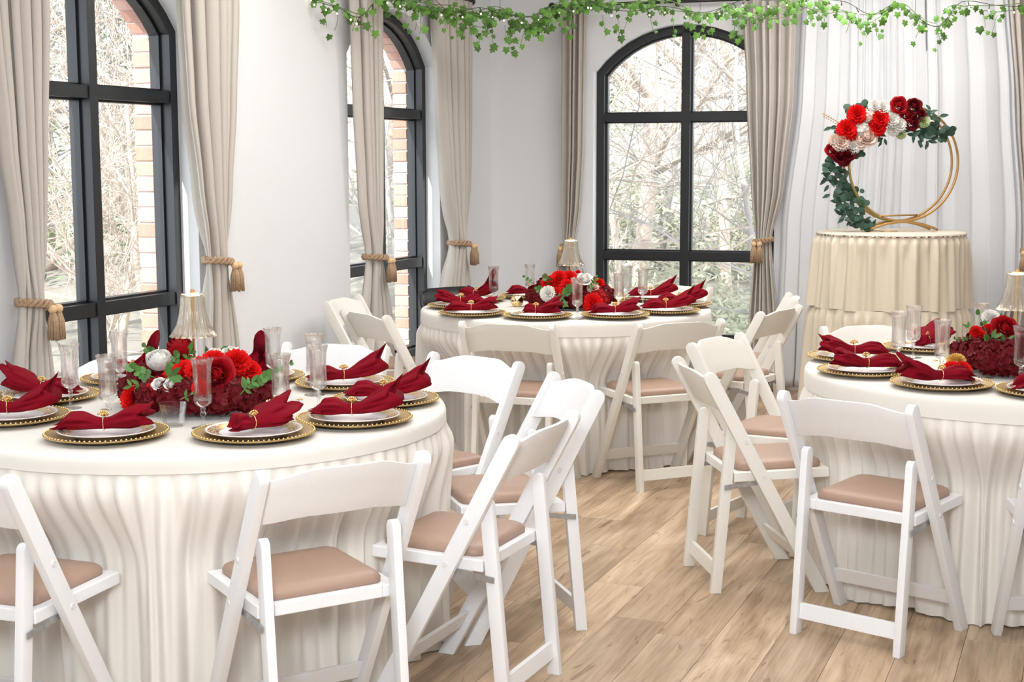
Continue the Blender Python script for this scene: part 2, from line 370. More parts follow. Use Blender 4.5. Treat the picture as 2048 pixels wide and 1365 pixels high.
def plainwall(name, a, b2, n):
    b = B(); t = Vector(n)*.12
    b.hexa([a, b2, b2+t, a+t], [p+Vector((0, 0, HC)) for p in (a, b2, b2+t, a+t)])
    return struct(b.obj(name, M['wall']))
cA = WL(12.6, .1, 0); cB = WB(6.6, .1, 0); cC = cA+(cB-WB(0, .1, 0))
plainwall('wall_right', cB, cC, V); plainwall('wall_front', cA, cC, U)
b = B(); e = [C0-V*.4-U*.4, C0+V*7-U*.4, C0+V*7+U*13, C0-V*.4+U*13]
b.hexa([p+Vector((0, 0, HC)) for p in e], [p+Vector((0, 0, HC+.1)) for p in e]); struct(b.obj('ceiling', M['ceil']))
def baseboard(name, P, s0, s1, skip):
    b = B()
    b.hexa([P(s0, .1, 0), P(s1, .1, 0), P(s1, .115, 0), P(s0, .115, 0)], [P(s0, .1, .13), P(s1, .1, .13), P(s1, .112, .13), P(s0, .112, .13)])
    return struct(b.obj(name, M['trim'], bevel=.003))
baseboard('baseboard_left', WL, .1, 12.4, []); baseboard('baseboard_back', WB, .1, 6.4, [])
# floor: slab with planks laid parallel to the left wall
fl = B(); ez = -.012
e = [C0-V*.1-U*.1, C0+V*6.8-U*.1, C0+V*6.8+U*12.8, C0-V*.1+U*12.8]
fl.hexa([p+Vector((0, 0, -.15)) for p in e], [p+Vector((0, 0, ez)) for p in e])
floor = struct(fl.obj('floor', M['mortar']))
PW, PL = .185, 1.22
pm = B(); g = .0006
pm.hexa([(g, g, -.012), (PL-g, g, -.012), (PL-g, PW-g, -.012), (g, PW-g, -.012)], [(g, g, 0), (PL-g, g, 0), (PL-g, PW-g, 0), (g, PW-g, 0)])
plank_me = pm.mesh('plank', M['plank'], bevel=.0007)
ang = math.atan2(U.y, U.x)
base = C0+V*.09
cells = []
# plank frame: x along U, y along -perp so that it advances into the room
perp = Vector((-math.sin(ang), math.cos(ang), 0))
for j in range(0, 36):
    o0 = R.uniform(0, PL)
    for i in range(-1, 10):
        p = C0+perp*(j*PW+.0)+U*(i*PL+o0)
        cells.append(p)
def vis(p):
    c = p+U*PL/2+perp*PW/2; d = c-Vector((0, 0, CZ)); f = d.dot(_fw)
    if f < 1: return False
    x = 1024+F*d.dot(_r2)/f; y = 682-F*d.dot(_u2)/f
    return -250 < x < 2300 and y < 1600
vs_ = [p for p in cells if vis(p)]
vs_.sort(key=lambda p: p.y); near = vs_[:296]; far = vs_[296:]+[p for p in cells if not vis(p)]
for p in near: mk('plank', plank_me, floor, p, (0, 0, ang))
fb = B()
for p in far:
    q = [p+U*g+perp*g, p+U*(PL-g)+perp*g, p+U*(PL-g)+perp*(PW-g), p+U*g+perp*(PW-g)]
    fb.hexa([x+Vector((0, 0, -.012)) for x in q], q)
fo = fb.obj('plank_field', M['plankf'], floor); fo['kind'] = 'stuff'
# ------------------------------------------------------------------ windows
def sweep(b, P, outer, inner, y0, y1):
    n = len(outer)
    for i in range(n-1):
        o0, o1, i0, i1 = outer[i], outer[i+1], inner[i], inner[i+1]
        b.hexa([P(o0[0], y0, o0[1]), P(o1[0], y0, o1[1]), P(i1[0], y0, i1[1]), P(i0[0], y0, i0[1])],
               [P(o0[0], y1, o0[1]), P(o1[0], y1, o1[1]), P(i1[0], y1, i1[1]), P(i0[0], y1, i0[1])])
def outline(c, t):
    hw = HW-t; ap = arc_pts(c, hw, SPR, 16, t)
    return [(c+hw, SILL+t)]+ap+[(c-hw, SILL+t), (c+hw, SILL+t)]
TZ = ((.845, .903), (1.787, 1.842))
def window(name, P, c):
    root = struct(mk(name, None)); root.location = (0, 0, 0)
    b = B(); sweep(b, P, outline(c, .0), outline(c, .052), .004, -.045); sweep(b, P, outline(c, .0), outline(c, .066), -.045, -.098)
    b.obj('window_frame', M['frame'], root)
    zt = SPR+RISE-.03
    b = B()
    def bar(b, s0, s1, z0, z1, y0, y1):
        b.hexa([P(s0, y0, z0), P(s1, y0, z0), P(s1, y0, z1), P(s0, y0, z1)], [P(s0, y1, z0), P(s1, y1, z0), P(s1, y1, z1), P(s0, y1, z1)])
    bar(b, c-.028, c+.028, SILL+.04, zt, .004, -.045); bar(b, c-.040, c+.040, SILL+.04, zt, -.045, -.098)
    b.obj('mullion', M['frame'], root)
    for z0, z1 in TZ:
        for sa, sb in ((c-HW+.05, c-.028), (c+.028, c+HW-.05)):
            b = B(); bar(b, sa, sb, z0, z1, -.002, -.045); bar(b, sa, sb, z0-.01, z1+.01, -.045, -.098); b.obj('transom', M['frame'], root)
    rows = ((SILL+.06, .84), (.908, 1.78), (1.85, None))
    for sg in (-1, 1):
        for z0, z1 in rows:
            sa, sb = c+sg*.036, c+sg*(HW-.06)
            if z1: poly = [(sa, z0), (sb, z0), (sb, z1), (sa, z1)]
            else:
                ap = [q for q in arc_pts(c, HW-.06, SPR, 30, .06) if (q[0]-c)*sg >= .036]
                ap.sort(key=lambda q: -abs(q[0]-c)); poly = [(sa, z0), (sb, z0)]+ap+[(sa, ap[-1][1])]
            b = B(); n = len(poly)
            b.add([P(q[0], -.066, q[1]) for q in poly], [tuple(range(n))]); b.obj('pane', M['pane'], root)
    b = B(); b.hexa([P(c-HW, .0, SILL-.03), P(c+HW, .0, SILL-.03), P(c+HW, .13, SILL-.03), P(c-HW, .13, SILL-.03)],
                    [P(c-HW, .0, SILL+.003), P(c+HW, .0, SILL+.003), P(c+HW, .13, SILL+.003), P(c-HW, .13, SILL+.003)])
    b.obj('window_sill', M['trim'], root, bevel=.004)
    return root
window('window_1', WL, W1C); window('window_2', WL, W2C); window('window_3', WB, W3C); window('window_4', WL, W0C)
# exterior brick skin: mortar wall with single bricks around the openings
BH, BP = .062, .0725
bb = B(); bb.box((0, 0, 0), (.1, .098, BH)); brick_me = bb.mesh('brick', M['brick'], bevel=.003)
def brick_skin(name, P, length, wins, s0, build):
    b = B(); y0, y1 = -.112, -.21
    hb = HW-.035
    def slab(sa, sb, za, zb):
        b.hexa([P(sa, y0, za), P(sb, y0, za), P(sb, y1, za), P(sa, y1, za)], [P(sa, y0, zb), P(sb, y0, zb), P(sb, y1, zb), P(sa, y1, zb)])
    cur = s0
    for c in sorted(wins):
        slab(cur, c-hb-.008, -.6, HC); cur = c+hb+.008; slab(c-hb-.008, c+hb+.008, -.6, SILL+.02)
        ap = arc_pts(c, hb+.008, SPR, 14, .027)
        for i in range(14):
            q, r = ap[i], ap[i+1]
            b.hexa([P(q[0], y0, q[1]), P(r[0], y0, r[1]), P(r[0], y1, r[1]), P(q[0], y1, q[1])],
                   [P(q[0], y0, HC), P(r[0], y0, HC), P(r[0], y1, HC), P(q[0], y1, HC)])
    slab(cur, length, -.6, HC)
    root = struct(b.obj(name, M['mortar']))
    d = P(1, 0, 0)-P(0, 0, 0); az = math.atan2(d.y, d.x)
    for c in build:
        k = 0; z = SILL+.02+BH/2
        while z < SPR+.01:
            off = .004 if k % 2 else .0
            for sg in (-1, 1):
                if sg == 1 and c != W3C: continue
                o = mk('brick', brick_me, root, P(c+sg*(hb+.05-off), -.165, z), (0, 0, az))
            z += BP; k += 1
        rad = RAD-.035+BH/2*0+.05; cz = SPR+RISE-RAD; a0 = math.asin((hb)/(RAD-.035)); n = int(2*a0*rad/BP)
        for i in range(n):
            a = -a0+(i+.5)*2*a0/n
            if c != W3C and a > .05: continue
            p = P(c+(rad)*math.sin(a), -.165, cz+(rad)*math.cos(a))
            rot = Matrix.Rotation(az, 3, 'Z')@Matrix.Rotation(a+PI/2, 3, 'Y')
            mk('brick', brick_me, root, p, rot.to_euler())
    return root
brick_skin('wall_exterior_left', WL, 12.6, [W2C, W1C, W0C], -.3, [W2C, W1C]); brick_skin('wall_exterior_back', WB, 6.6, [W3C], -.3, [W3C])
# ------------------------------------------------------------------ outside
gb = B(); N = 40
vv = []
for j in range(N+1):
    for i in range(N+1):
        x = -26+52*i/N; y = 2+46*j/N
        d = max(0, y-11); z = -.5+.11*d+.12*math.sin(x*1.3+y)*math.cos(y*.9)
        vv.append((x, y, z))
gb.add(vv, [(j*(N+1)+i, j*(N+1)+i+1, (j+1)*(N+1)+i+1, (j+1)*(N+1)+i) for j in range(N) for i in range(N)
            if not (vv[j*(N+1)+i][1] < 11.5 and (Vector(vv[j*(N+1)+i])-C0).dot(NL) > -1.3)])
gr = gb.obj('ground', M['ground'], smooth=True); struct(gr)
def gz(y): return -.5+.11*max(0, y-11)
def bare_tree(x, y, h, seed, label, mt='bark', lean=0, rad=.12, name='bare_tree', spread=.55, depth=5, low=.25):
    rr = random.Random(seed); z0 = gz(y)
    root = thing(name, label, 'tree', (x, y, z0-.1))
    tr = B(); br = B()
    n = 9; pts = []; p = Vector((0, 0, 0)); d = Vector((lean, 0, 1)).normalized()
    for i in range(n+1):
        pts.append(p.copy()); d = (d+Vector((rr.uniform(-.09, .09), rr.uniform(-.09, .09), 0))).normalized(); p = p+d*h/n
    tr.tube(pts, [rad*(1-.8*i/n)+.008 for i in range(n+1)], 8)
    tr.obj('trunk', M[mt], root, smooth=True)
    def grow(p, d, L, r, lv):
        if lv == 0 or r < .0018: return
        wp = p+d*L+Vector((x, y, z0-.1)); g0 = p+Vector((x, y, z0-.1))
        for q_ in (wp, g0):
            if (q_-C0).dot(NL) > -.75 and (q_-C0).dot(NB) > -.75: return
        k = 4; q = [p.copy()]
        for i in range(k):
            d = (d+Vector((rr.uniform(-.3, .3), rr.uniform(-.3, .3), rr.uniform(-.16, .22)))).normalized(); p = p+d*L/k; q.append(p.copy())
        br.tube(q, [r*(1-.5*i/k) for i in range(k+1)], 5 if lv > 2 else 3, cap=False)
        for i in range(1, k+1):
            for _ in range(2 if lv > 1 else 1):
                if rr.random() < .82:
                    e = (d+Vector((rr.uniform(-1, 1), rr.uniform(-1, 1), rr.uniform(-.5, .8)))*.9).normalized()
                    grow(q[i], e, L*rr.uniform(.45, .75), r*.5, lv-1)
    for i in range(2, n+1):
        if i/n < low: continue
        for _ in range(2):
            a = rr.uniform(0, 2*PI); e = Vector((math.cos(a), math.sin(a), rr.uniform(0, .9))).normalized()
            grow(pts[i], e, h*spread*rr.uniform(.3, .6)*(1.1-.5*i/n), rad*(.5-.3*i/n), depth-1)
    o = br.obj('branches', M[mt], root, smooth=True); o['kind'] = 'stuff'
    return root
for a_ in [
    (-3.75, 11.2, 5.5, 3, 'bare tree with pale leaning limbs nearest the near left window', 'bark', .10, .06, .95, 5),
    (-2.75, 12.0, 6, 4, 'pale bare tree nearest the brick edge of the near left window', 'bark', -.16, .05, .9, 5),
    (-4.9, 13.6, 7, 11, 'grey bare tree at the left of the near left window', 'bark2', .12, .07, .8, 5),
    (-3.9, 16.5, 7, 14, 'slim grey bare tree deep in the near left window', 'bark2', .05, .07, .7, 5),
    (-1.35, 14.0, 7, 5, 'bare tree filling the narrow glass of the second left window', 'bark', .03, .06, .7, 5),
    (1.25, 14.8, 7, 6, 'pale forked tree behind the left panes of the back window', 'bark', .05, .085, .8, 5),
    (2.15, 14.2, 6.5, 7, 'pale bare tree behind the right panes of the back window', 'bark', -.06, .05, .9, 5),
    (1.75, 17.5, 8, 15, 'grey twiggy tree behind the centre bar of the back window', 'bark2', .02, .06, .8, 5),
    (3.2, 20, 9, 8, 'distant bare tree right of centre in the back window', 'bark', .02, .09, .7, 4),
    (1.3, 23, 9, 9, 'distant grey bare tree left of centre in the back window', 'bark2', .04, .09, .7, 4),
    (-2.35, 9.9, 2.6, 41, 'low tangle of pale twigs under the near left window lower panes', 'bark', -.1, .03, 1.5, 5),
    (-3.05, 10.9, 2.8, 42, 'tangled pale sapling behind the centre bar of the near left window', 'bark', .15, .035, 1.4, 5),
    (-4.1, 12.3, 3.2, 43, 'grey brushy sapling low at the left of the near left window', 'bark2', .1, .04, 1.2, 5),
    (-.95, 12.2, 3, 44, 'slender grey sapling low behind the second left window', 'bark2', 0, .03, 1.2, 5),
    (.95, 12.9, 3.2, 45, 'pale twiggy sapling low behind the left panes of the back window', 'bark', .1, .03, 1.3, 5),
    (2.1, 12.4, 3, 46, 'grey twiggy sapling low behind the right panes of the back window', 'bark2', -.1, .03, 1.3, 5),
    (-6.6, 20, 10, 12, 'tall distant bare tree beyond the near left window', 'bark2', 0, .1, .6, 4)]:
    bare_tree(a_[0], a_[1], a_[2], a_[3], a_[4], a_[5], a_[6], a_[7], low=.08, spread=a_[8], depth=a_[9])
def leafy(x, y, h, r, n, seed, name, label, mt, size=.085, cat='tree', stem=True):
    rr = random.Random(seed); root = thing(name, label, cat, (x, y, gz(y)-.1))
    if stem:
        t = B(); t.tube([(0, 0, 0), (.05, 0, h*.5), (0, .05, h*.95)], [.12, .08, .02], 7); t.obj('trunk', M['bark'], root, smooth=True)
    b = B()
    blobs = [(rr.uniform(-1, 1)*r*.7, rr.uniform(-1, 1)*r*.7, h*.10+rr.random()*h*(.6 if not stem else .85), r*rr.uniform(.3, .6)) for _ in range(16)]
    for _ in range(n):
        c = rr.choice(blobs); v = Vector((rr.gauss(0, 1), rr.gauss(0, 1), rr.gauss(0, 1))).normalized()*c[3]*rr.uniform(.5, 1.05)
        p = Vector(c[:3])+v; a = Vector((rr.gauss(0, 1), rr.gauss(0, 1), rr.gauss(0, .6))).normalized()*size*rr.uniform(.5, 1.2); c2 = a.cross(Vector((rr.gauss(0, 1), rr.gauss(0, 1), rr.gauss(0, 1)))).normalized()*size*.28
        b.add([p-a, p+c2, p+a, p-c2], [(0, 1, 2, 3)])
    o = b.obj('foliage', M[mt], root); o['kind'] = 'stuff'
leafy(-5.6, 17.5, 7, 1.9, 9000, 21, 'evergreen_tree', 'soft green evergreen tree left of the near left window bar', 'needle')
leafy(-4.7, 21, 7, 2.1, 9000, 22, 'evergreen_tree', 'evergreen tree beyond the right panes of the near left window', 'needle')
leafy(1.1, 24, 8, 1.5, 2600, 23, 'evergreen_tree', 'faint evergreen tree high behind the back window', 'needle')
for i, (x, y, l) in enumerate([(.95, 12.9, 'pale leafy shrub under the left panes of the back window'), (1.75, 13.2, 'pale leafy shrub low behind the centre bar of the back window'),
                               (2.2, 12.2, 'pale leafy shrub low behind the right panes of the back window'), (1.3, 17.5, 'wide pale thicket far behind the back window'), (3.1, 17.8, 'wide pale thicket far right behind the back window')]):
    leafy(x, y, 1.1 if i < 3 else 1.6, .7 if i < 3 else 1.2, 2600, 30+i, 'shrub', l, 'shrub', .05 if i < 3 else .08, 'shrub', False)
# ------------------------------------------------------------------ curtains
def interp(tab, z):
    tab = sorted(tab)
    if z <= tab[0][0]: return tab[0][1:]
    for a, b2 in zip(tab, tab[1:]):
        if z <= b2[0]:
            t = (z-a[0])/(b2[0]-a[0]); t = t*t*(3-2*t)*.5+t*.5
            return tuple(p+(q-p)*t for p, q in zip(a[1:], b2[1:]))
    return tab[-1][1:]
def curtain(label, P, tab, folds, off=.17, seed=0, var=.55, amp=.035, mt='linen', zb=.015, zt=2.546, name='curtain', group=None, rows=46, hem=0):
    rr = random.Random(seed); cols = folds*10
    ph = [rr.uniform(-.35, .35) for _ in range(folds+1)]; am = [rr.uniform(.6, 1.3) for _ in range(folds+1)]
    wd = [rr.uniform(1-var, 1+var) for _ in range(folds)]; cum = [0]
    for q in wd: cum.append(cum[-1]+q)
    tot = cum[-1]
    b = B(); vs = []
    zs = [zb+(zt-zb)*j/rows for j in range(rows+1)]
    ztie = min(tab, key=lambda t: abs(t[2]-t[1]))[0]
    for z in zs:
        s0, s1 = interp(tab, z); w_ = abs(s1-s0)
        tight = math.exp(-((z-ztie)/.12)**2) if mt == 'linen' else 0
        for i in range(cols+1):
            f = i/10; k = min(folds-1, int(f)); fr = f-k
            u = (cum[k]+wd[k]*fr)/tot
            a = am[k]*(1-fr)+am[k+1]*fr; p_ = ph[k]*(1-fr)+ph[k+1]*fr
            wob = .02*math.sin(z*1.1+k*1.3+seed)
            d = amp*a*math.sin(2*PI*(fr+p_*.3+wob))*(1-.55*tight)
            lat = (.12 if mt == 'sheer' else .30)*w_/folds*math.sin(4*PI*fr+p_)
            belly = .03*math.sin(PI*u)
            s = s0+(s1-s0)*u+lat
            if i in (0, cols): s = s0+(s1-s0)*u
            vs.append(P(s, off+d+belly*(.5+tight), z))
    nc = cols+1
    b.add(vs, [(j*nc+i, j*nc+i+1, (j+1)*nc+i+1, (j+1)*nc+i) for j in range(rows) for i in range(cols)])
    o = b.obj(name, M[mt], smooth=True)
    md = o.modifiers.new('thickness', 'SOLIDIFY'); md.thickness = .003; md.offset = 0
    return tag(o, label, 'curtain' if name == 'curtain' else 'drape', group)
def tie(label, P, s0, s1, z, off=.17, side=1):
    c = (s0+s1)/2; hw = abs(s1-s0)/2+.012
    root = thing('curtain_tieback', label, 'tieback', P(c, off+.02, z), group='rope tiebacks on the curtains')
    d = (P(1, 0, 0)-P(0, 0, 0)); nrm = P(0, 1, 0)-P(0, 0, 0)
    b = B()
    for q in (0, PI):
        pts = [d*hw*math.cos(a)+nrm*(.062*math.sin(a))+Vector((0, 0, .012*math.sin(9*a+q)+.01*math.cos(a)))+nrm*.007*math.cos(9*a+q) for a in [2*PI*i/64 for i in range(65)]]
        b.tube(pts, .0085, 6)
    b.obj('rope', M['rope'], root, smooth=True)
    for k in (-1, 1):
        c_ = d*side*(hw-.03+k*.018)+nrm*.075+Vector((0, 0, -.022))
        bb = B(); bb.sphere(c_, .018, 12, 8); bb.obj('bead', M['bead'], root, smooth=True)
        t = B()
        for q in range(12):
            a = 2*PI*q/12; o = Vector((math.cos(a), math.sin(a), 0))
            t.tube([c_+Vector((0, 0, -.012))+o*.006, c_+Vector((0, 0, -.05))+o*.017, c_+Vector((0, 0, -.115-.01*R.random()))+o*.019], .0055, 4)
        t.obj('tassel', M['rope'], root, smooth=True)
G1 = 'taupe curtains tied back beside the windows'
curtain('taupe curtain at the left edge, tied back left of the near window', WL, [(2.6, 5.13, 4.81), (2.1, 5.13, 4.815), (1.56, 5.085, 4.86), (1.27, 5.045, 4.885), (.968, 5.02, 4.915), (.7, 5.07, 4.88), (.3, 5.14, 4.80), (0, 5.16, 4.78)], 6, seed=1, group=G1)
curtain('taupe curtain right of the near left window with sunlit inner fold', WL, [(2.6, 3.92, 3.44), (2.24, 3.90, 3.446), (1.8, 3.875, 3.49), (1.4, 3.81, 3.55), (1.055, 3.735, 3.61), (.62, 3.775, 3.52), (0, 3.82, 3.44)], 6, seed=2, group=G1, amp=.045)
curtain('taupe curtain left of the second left window behind the tilted chairs', WL, [(2.6, 2.28, 1.925), (1.86, 2.246, 1.94), (1.3, 2.2, 1.965), (.97, 2.125, 1.98), (.6, 2.20, 1.85), (0, 2.27, 1.78)], 5, seed=3, group=G1)
curtain('taupe curtain between the second left window and the room corner', WL, [(2.6, 1.19, .625), (1.9, 1.127, .647), (1.43, 1.068, .671), (.99, .95, .765), (.7, 1.07, .69), (0, 1.12, .62)], 6, seed=4, group=G1, amp=.045)
curtain('narrow taupe curtain left of the back window behind the far lamp', WB, [(2.6, .624, .78), (1.6, .622, .769), (1.25, .622, .75), (.95, .634, .714), (.67, .566, .815), (0, .53, .86)], 4, seed=5, group=G1, amp=.04)
curtain('taupe curtain right of the back window beside the white drape', WB, [(2.6, 1.841, 2.187), (1.91, 1.881, 2.178), (1.33, 1.92, 2.125), (1.0, 1.953, 2.052), (.47, 1.918, 2.102), (0, 1.9, 2.14)], 6, seed=6, off=.21, group=G1, amp=.04)
curtain('taupe curtain at the right edge beyond the white drape', WB, [(2.6, 3.469, 3.80), (1.73, 3.55, 3.78), (1.27, 3.597, 3.75), (.97, 3.61, 3.70), (.5, 3.487, 3.78), (0, 3.46, 3.82)], 6, seed=8, off=.30, group=G1, amp=.035)
curtain('wide white pleated drape hung behind the flower hoop table', WB, [(2.62, 2.215, 3.46), (1.9, 2.196, 3.53), (1.1, 2.109, 3.60), (.15, 2.088, 3.62), (.03, 2.08, 3.62)], 12, seed=9, off=.15, amp=.019, var=.7, mt='sheer', zb=.03, zt=2.626, name='pleated_drape')
tie('beaded rope tieback on the curtain at the left edge', WL, 5.02, 4.915, .965, side=-1)
tie('beaded rope tieback on the curtain right of the near left window', WL, 3.735, 3.61, 1.05, side=-1)
tie('beaded rope tieback on the curtain left of the second left window', WL, 2.125, 1.98, .97, side=-1)
tie('beaded rope tieback on the curtain nearest the room corner', WL, .95, .765, .99, side=-1)
tie('rope tieback on the narrow curtain behind the far lamp', WB, .634, .714, .95, side=-1)
tie('beaded rope tieback on the curtain right of the back window', WB, 1.953, 2.052, 1.0, off=.21, side=-1)
tie('rope tieback on the curtain at the right edge', WB, 3.61, 3.70, .97, off=.30, side=-1)
def rod(label, P, s0, s1, z=2.56, off=.17, br=()):
    root = thing('curtain_rod', label, 'curtain rod', P(s0, off, z))
    o = P(s0, off, z); b = B(); b.tube([P(s0, off, z)-o, P(s1, off, z)-o], .011, 10); b.obj('rod', M['black'], root, smooth=True)
    for s in (s0, s1): b = B(); b.sphere(P(s, off, z)-o, .024, 12, 8); b.obj('finial', M['black'], root, smooth=True)
    for s in br: b = B(); b.tube([P(s, .1, z-.02)-o, P(s, off, z-.02)-o, P(s, off, z)-o], .009, 6); b.obj('bracket', M['black'], root)
rod('black curtain rod over the near left window', WL, 5.2, 3.4, br=(5.15, 3.42)); rod('black curtain rod over the second left window', WL, 2.35, .58, br=(2.3, .62)); rod('black curtain rod over the back window', WB, .55, 2.25, br=(.58, 2.2, 1.4))
rod('black rod holding up the white pleated drape', WB, 2.1, 3.85, z=2.64, off=.15, br=(2.12, 3.8))
# ------------------------------------------------------------------ folding chairs
CH = dict(pfy=.187, pty=-.227, hw=.216, lfy=-.189, lz=.601, lhw=.178, lty=-.138, H=.79)
def yl(z): return CH['pfy']+(CH['pty']-CH['pfy'])*z/CH['H']
def stick(y0, y1, ztop, w, x0, x1, mt, root, name):
    d = Vector((y1-y0, ztop)); d.normalize(); n = Vector((d.y, -d.x))*w/2
    top = Vector((y1, ztop-w/2)); poly = []
    k = w/2/abs(d.y)
    poly += [(y0+k, 0)]
    for i in range(9):
        a = PI*i/8; v = n*math.cos(a)+d*math.sin(a)*w/2
        poly.append((top.x+v.x, top.y+v.y))
    poly += [(y0-k, 0)]
    b = B(); b.prism(poly, x0, x1); return b.obj(name, mt, root, smooth='auto', bevel=.0025)
def make_chair(label, mt, seed=0):
    t = thing('folding_chair', label, 'chair', group='padded folding chairs around the tables')
    W = M[mt]
    for s in (-1, 1):
        po = stick(CH['pfy'], CH['pty'], CH['H'], .047, s*CH['hw']-.0125, s*CH['hw']+.0125, W, t, 'post')
        for (y, z, x) in ((yl(.545), .545, .229), (yl(.42), .42, .229)):
            b = B(); b.tube([(s*(x-.002), y, z), (s*(x+.0025), y, z)], .0075, 10); b.obj('bolt', M['bolt'], po, smooth='auto')
        stick(CH['lfy'], CH['lty'], CH['lz'], .038, s*CH['lhw']-.012, s*CH['lhw']+.012, W, t, 'leg')
    # backrest
    b = B(); nx, nz = 14, 3; g1 = []; g2 = []
    for j in range(nz+1):
        for i in range(nx+1):
            x = -.2035+.407*i/nx; q = abs(x)/.2035; cr = smooth01((1-q)*1.6)
            z = (.640+.015*cr)*(1-j/nz)+(.758+.026*cr)*j/nz
            y = yl(z)-.036*(1-q**2)+.003
            g1.append((x, y, z)); g2.append((x, y-.014, z))
    n = nx+1; fs = []
    for j in range(nz):
        for i in range(nx): a = j*n+i; fs.append((a, a+1, a+n+1, a+n))
    m_ = len(g1); vs = g1+g2; F_ = fs+[tuple(k+m_ for k in f[::-1]) for f in fs]
    for i in range(nx): F_ += [(i, i+1, i+1+m_, i+m_), (nz*n+i, nz*n+i+1, nz*n+i+1+m_, nz*n+i+m_)]
    for j in range(nz): F_ += [(j*n, (j+1)*n, (j+1)*n+m_, j*n+m_), (j*n+nx, (j+1)*n+nx, (j+1)*n+nx+m_, j*n+nx+m_)]
    b.add(vs, F_); b.obj('backrest', W, t, smooth='auto', bevel=.002)
    # seat frame
    b = B(); zf, zb, yf, yb = .438, .430, .214, -.130; hx = .193
    def pl(x, y, dz=0): return (x, y, zf+(zb-zf)*(yf-y)/(yf-yb)+dz)
    for (xa, xb, ya, yb_) in ((-hx, -hx+.045, yb, yf), (hx-.045, hx, yb, yf), (-hx+.045, hx-.045, yf-.045, yf), (-hx+.045, hx-.045, yb, yb+.04)):
        q = [(xa, ya), (xb, ya), (xb, yb_), (xa, yb_)]
        b.hexa([pl(*p, -.032) for p in q], [pl(*p) for p in q])
    b.obj('seat_frame', W, t, bevel=.003)
    b = B(); prof = []; nr = 6; cx = .166; cy = .155; yc = .045
    def rr(sx, sy, r, k=5):
        pts = []
        for qx, qy, a0 in ((1, 1, 0), (-1, 1, PI/2), (-1, -1, PI), (1, -1, 3*PI/2)):
            for i in range(k+1):
                a = a0+PI/2*i/k; pts.append((qx*(sx-r)+r*math.cos(a), qy*(sy-r)+r*math.sin(a)))
        return pts
    lay = [(0, -.002, 1), (0, .012, 1.005), (.004, .021, 1), (.014, .027, 1), (.035, .031, 1), (.09, .034, 1)]
    vs = []; 
    for ins, dz, k_ in lay:
        for (x, y) in rr((cx-ins)*k_, (cy-ins)*k_, max(.012, .035-ins*.3)): vs.append(pl(x, y+yc, dz))
    n = 24; fs = [(j*n+i, j*n+(i+1) % n, (j+1)*n+(i+1) % n, (j+1)*n+i) for j in range(len(lay)-1) for i in range(n)]+[tuple((len(lay)-1)*n+i for i in range(n)), tuple(range(n))[::-1]]
    b.add(vs, fs); b.obj('seat_pad', M['vinyl'], t, smooth=True)
    b = B(); b.hexa([(-.166, -.176, .05), (.166, -.176, .05), (.166, -.190, .05), (-.166, -.190, .05)], [(-.166, -.171, .100), (.166, -.171, .100), (.166, -.185, .100), (-.166, -.185, .100)])
    b.obj('stretcher', W, t, bevel=.002)
    b = B(); b.hexa([(-.2035, yl(.095)+.008, .095), (.2035, yl(.095)+.008, .095), (.2035, yl(.095)-.008, .095), (-.2035, yl(.095)-.008, .095)],
                    [(-.2035, yl(.148)+.008, .148), (.2035, yl(.148)+.008, .148), (.2035, yl(.148)-.008, .148), (-.2035, yl(.148)-.008, .148)])
    b.obj('stretcher', W, t, bevel=.002)
    for s in (-1, 1):
        b = B(); q = [(.002, .408), (.002, .392), (-.165, .372), (-.165, .388)]
        b.prism(q, s*.1935, s*.1975); b.obj('bracket', M['steel'], t)
    return t
CHAIRS = [(-.528, 3.649, .561), (.05, 6.749, -.328)]
chair_w = make_chair('white folding chair directly in front of the near left table, back to camera', 'white')
chair_w.location = (-.528, 3.649, 0); chair_w.rotation_euler = (0, 0, .561)
chair_warm_lit = make_chair('warm-lit white folding chair before the far table, left of two with backs to camera', 'ivory')  # same white paint, warm light put into its colour
chair_warm_lit.location = (.05, 6.749, 0); chair_warm_lit.rotation_euler = (0, 0, -.328)
for x, y, a, w_, l in [
    (-1.289, 3.591, -.351, 1, 'white folding chair cut off by the left edge, before the near left table'),
    (-.121, 4.072, 1.149, 1, 'white folding chair side-on at the right of the near left table, nearest camera'),
    (-.012, 4.682, 1.864, 1, 'white folding chair standing askew behind the side-on chair of the near left table'),
    (-.289, 5.192, 2.414, 1, 'white folding chair at the back right of the near left table, facing the flowers'),
    (-.777, 5.539, 2.813, 1, 'white folding chair behind the near left table below the plain wall, facing camera'),
    (-1.312, 5.216, 3.833, 1, 'white folding chair behind the near left table under the near left window'),
    (.675, 6.795, .409, 0, 'warm-lit white folding chair before the far table, right of two with backs to camera'),
    (-.527, 7.175, -.977, 0, 'warm-lit white folding chair left of the far table, in front of another tilted one'),
    (-.69, 7.72, -1.857, 0, 'warm-lit white folding chair against the curtain of the second left window'),
    (1.141, 7.293, .951, 0, 'warm-lit white folding chair right of the far table before the back window curtain'),
    (1.287, 7.857, 1.449, 0, 'warm-lit white folding chair half hidden behind the one right of the far table'),
    (.831, 8.359, 2.406, 0, 'warm-lit white folding chair behind the far table below the back window'),
    (1.167, 4.557, -.707, 1, 'white folding chair in front of the right table, whole back to camera'),
    (.873, 5.171, -1.427, 0, 'white folding chair side-on at the left of the right table, nearest camera'),
    (1.03, 5.812, -2.179, 0, 'warm-lit white folding chair at the back left of the right table, seat turned to camera'),
    (1.629, 6.16, 3.373, 0, 'warm-lit white folding chair behind the right table in front of the draped hoop table'),
    (1.746, 4.309, -.10, 1, 'white folding chair cut off by the right edge, in front of the right table')]:
    dup(chair_w if w_ else chair_warm_lit, (x, y, 0), a, l); CHAIRS.append((x, y, a))
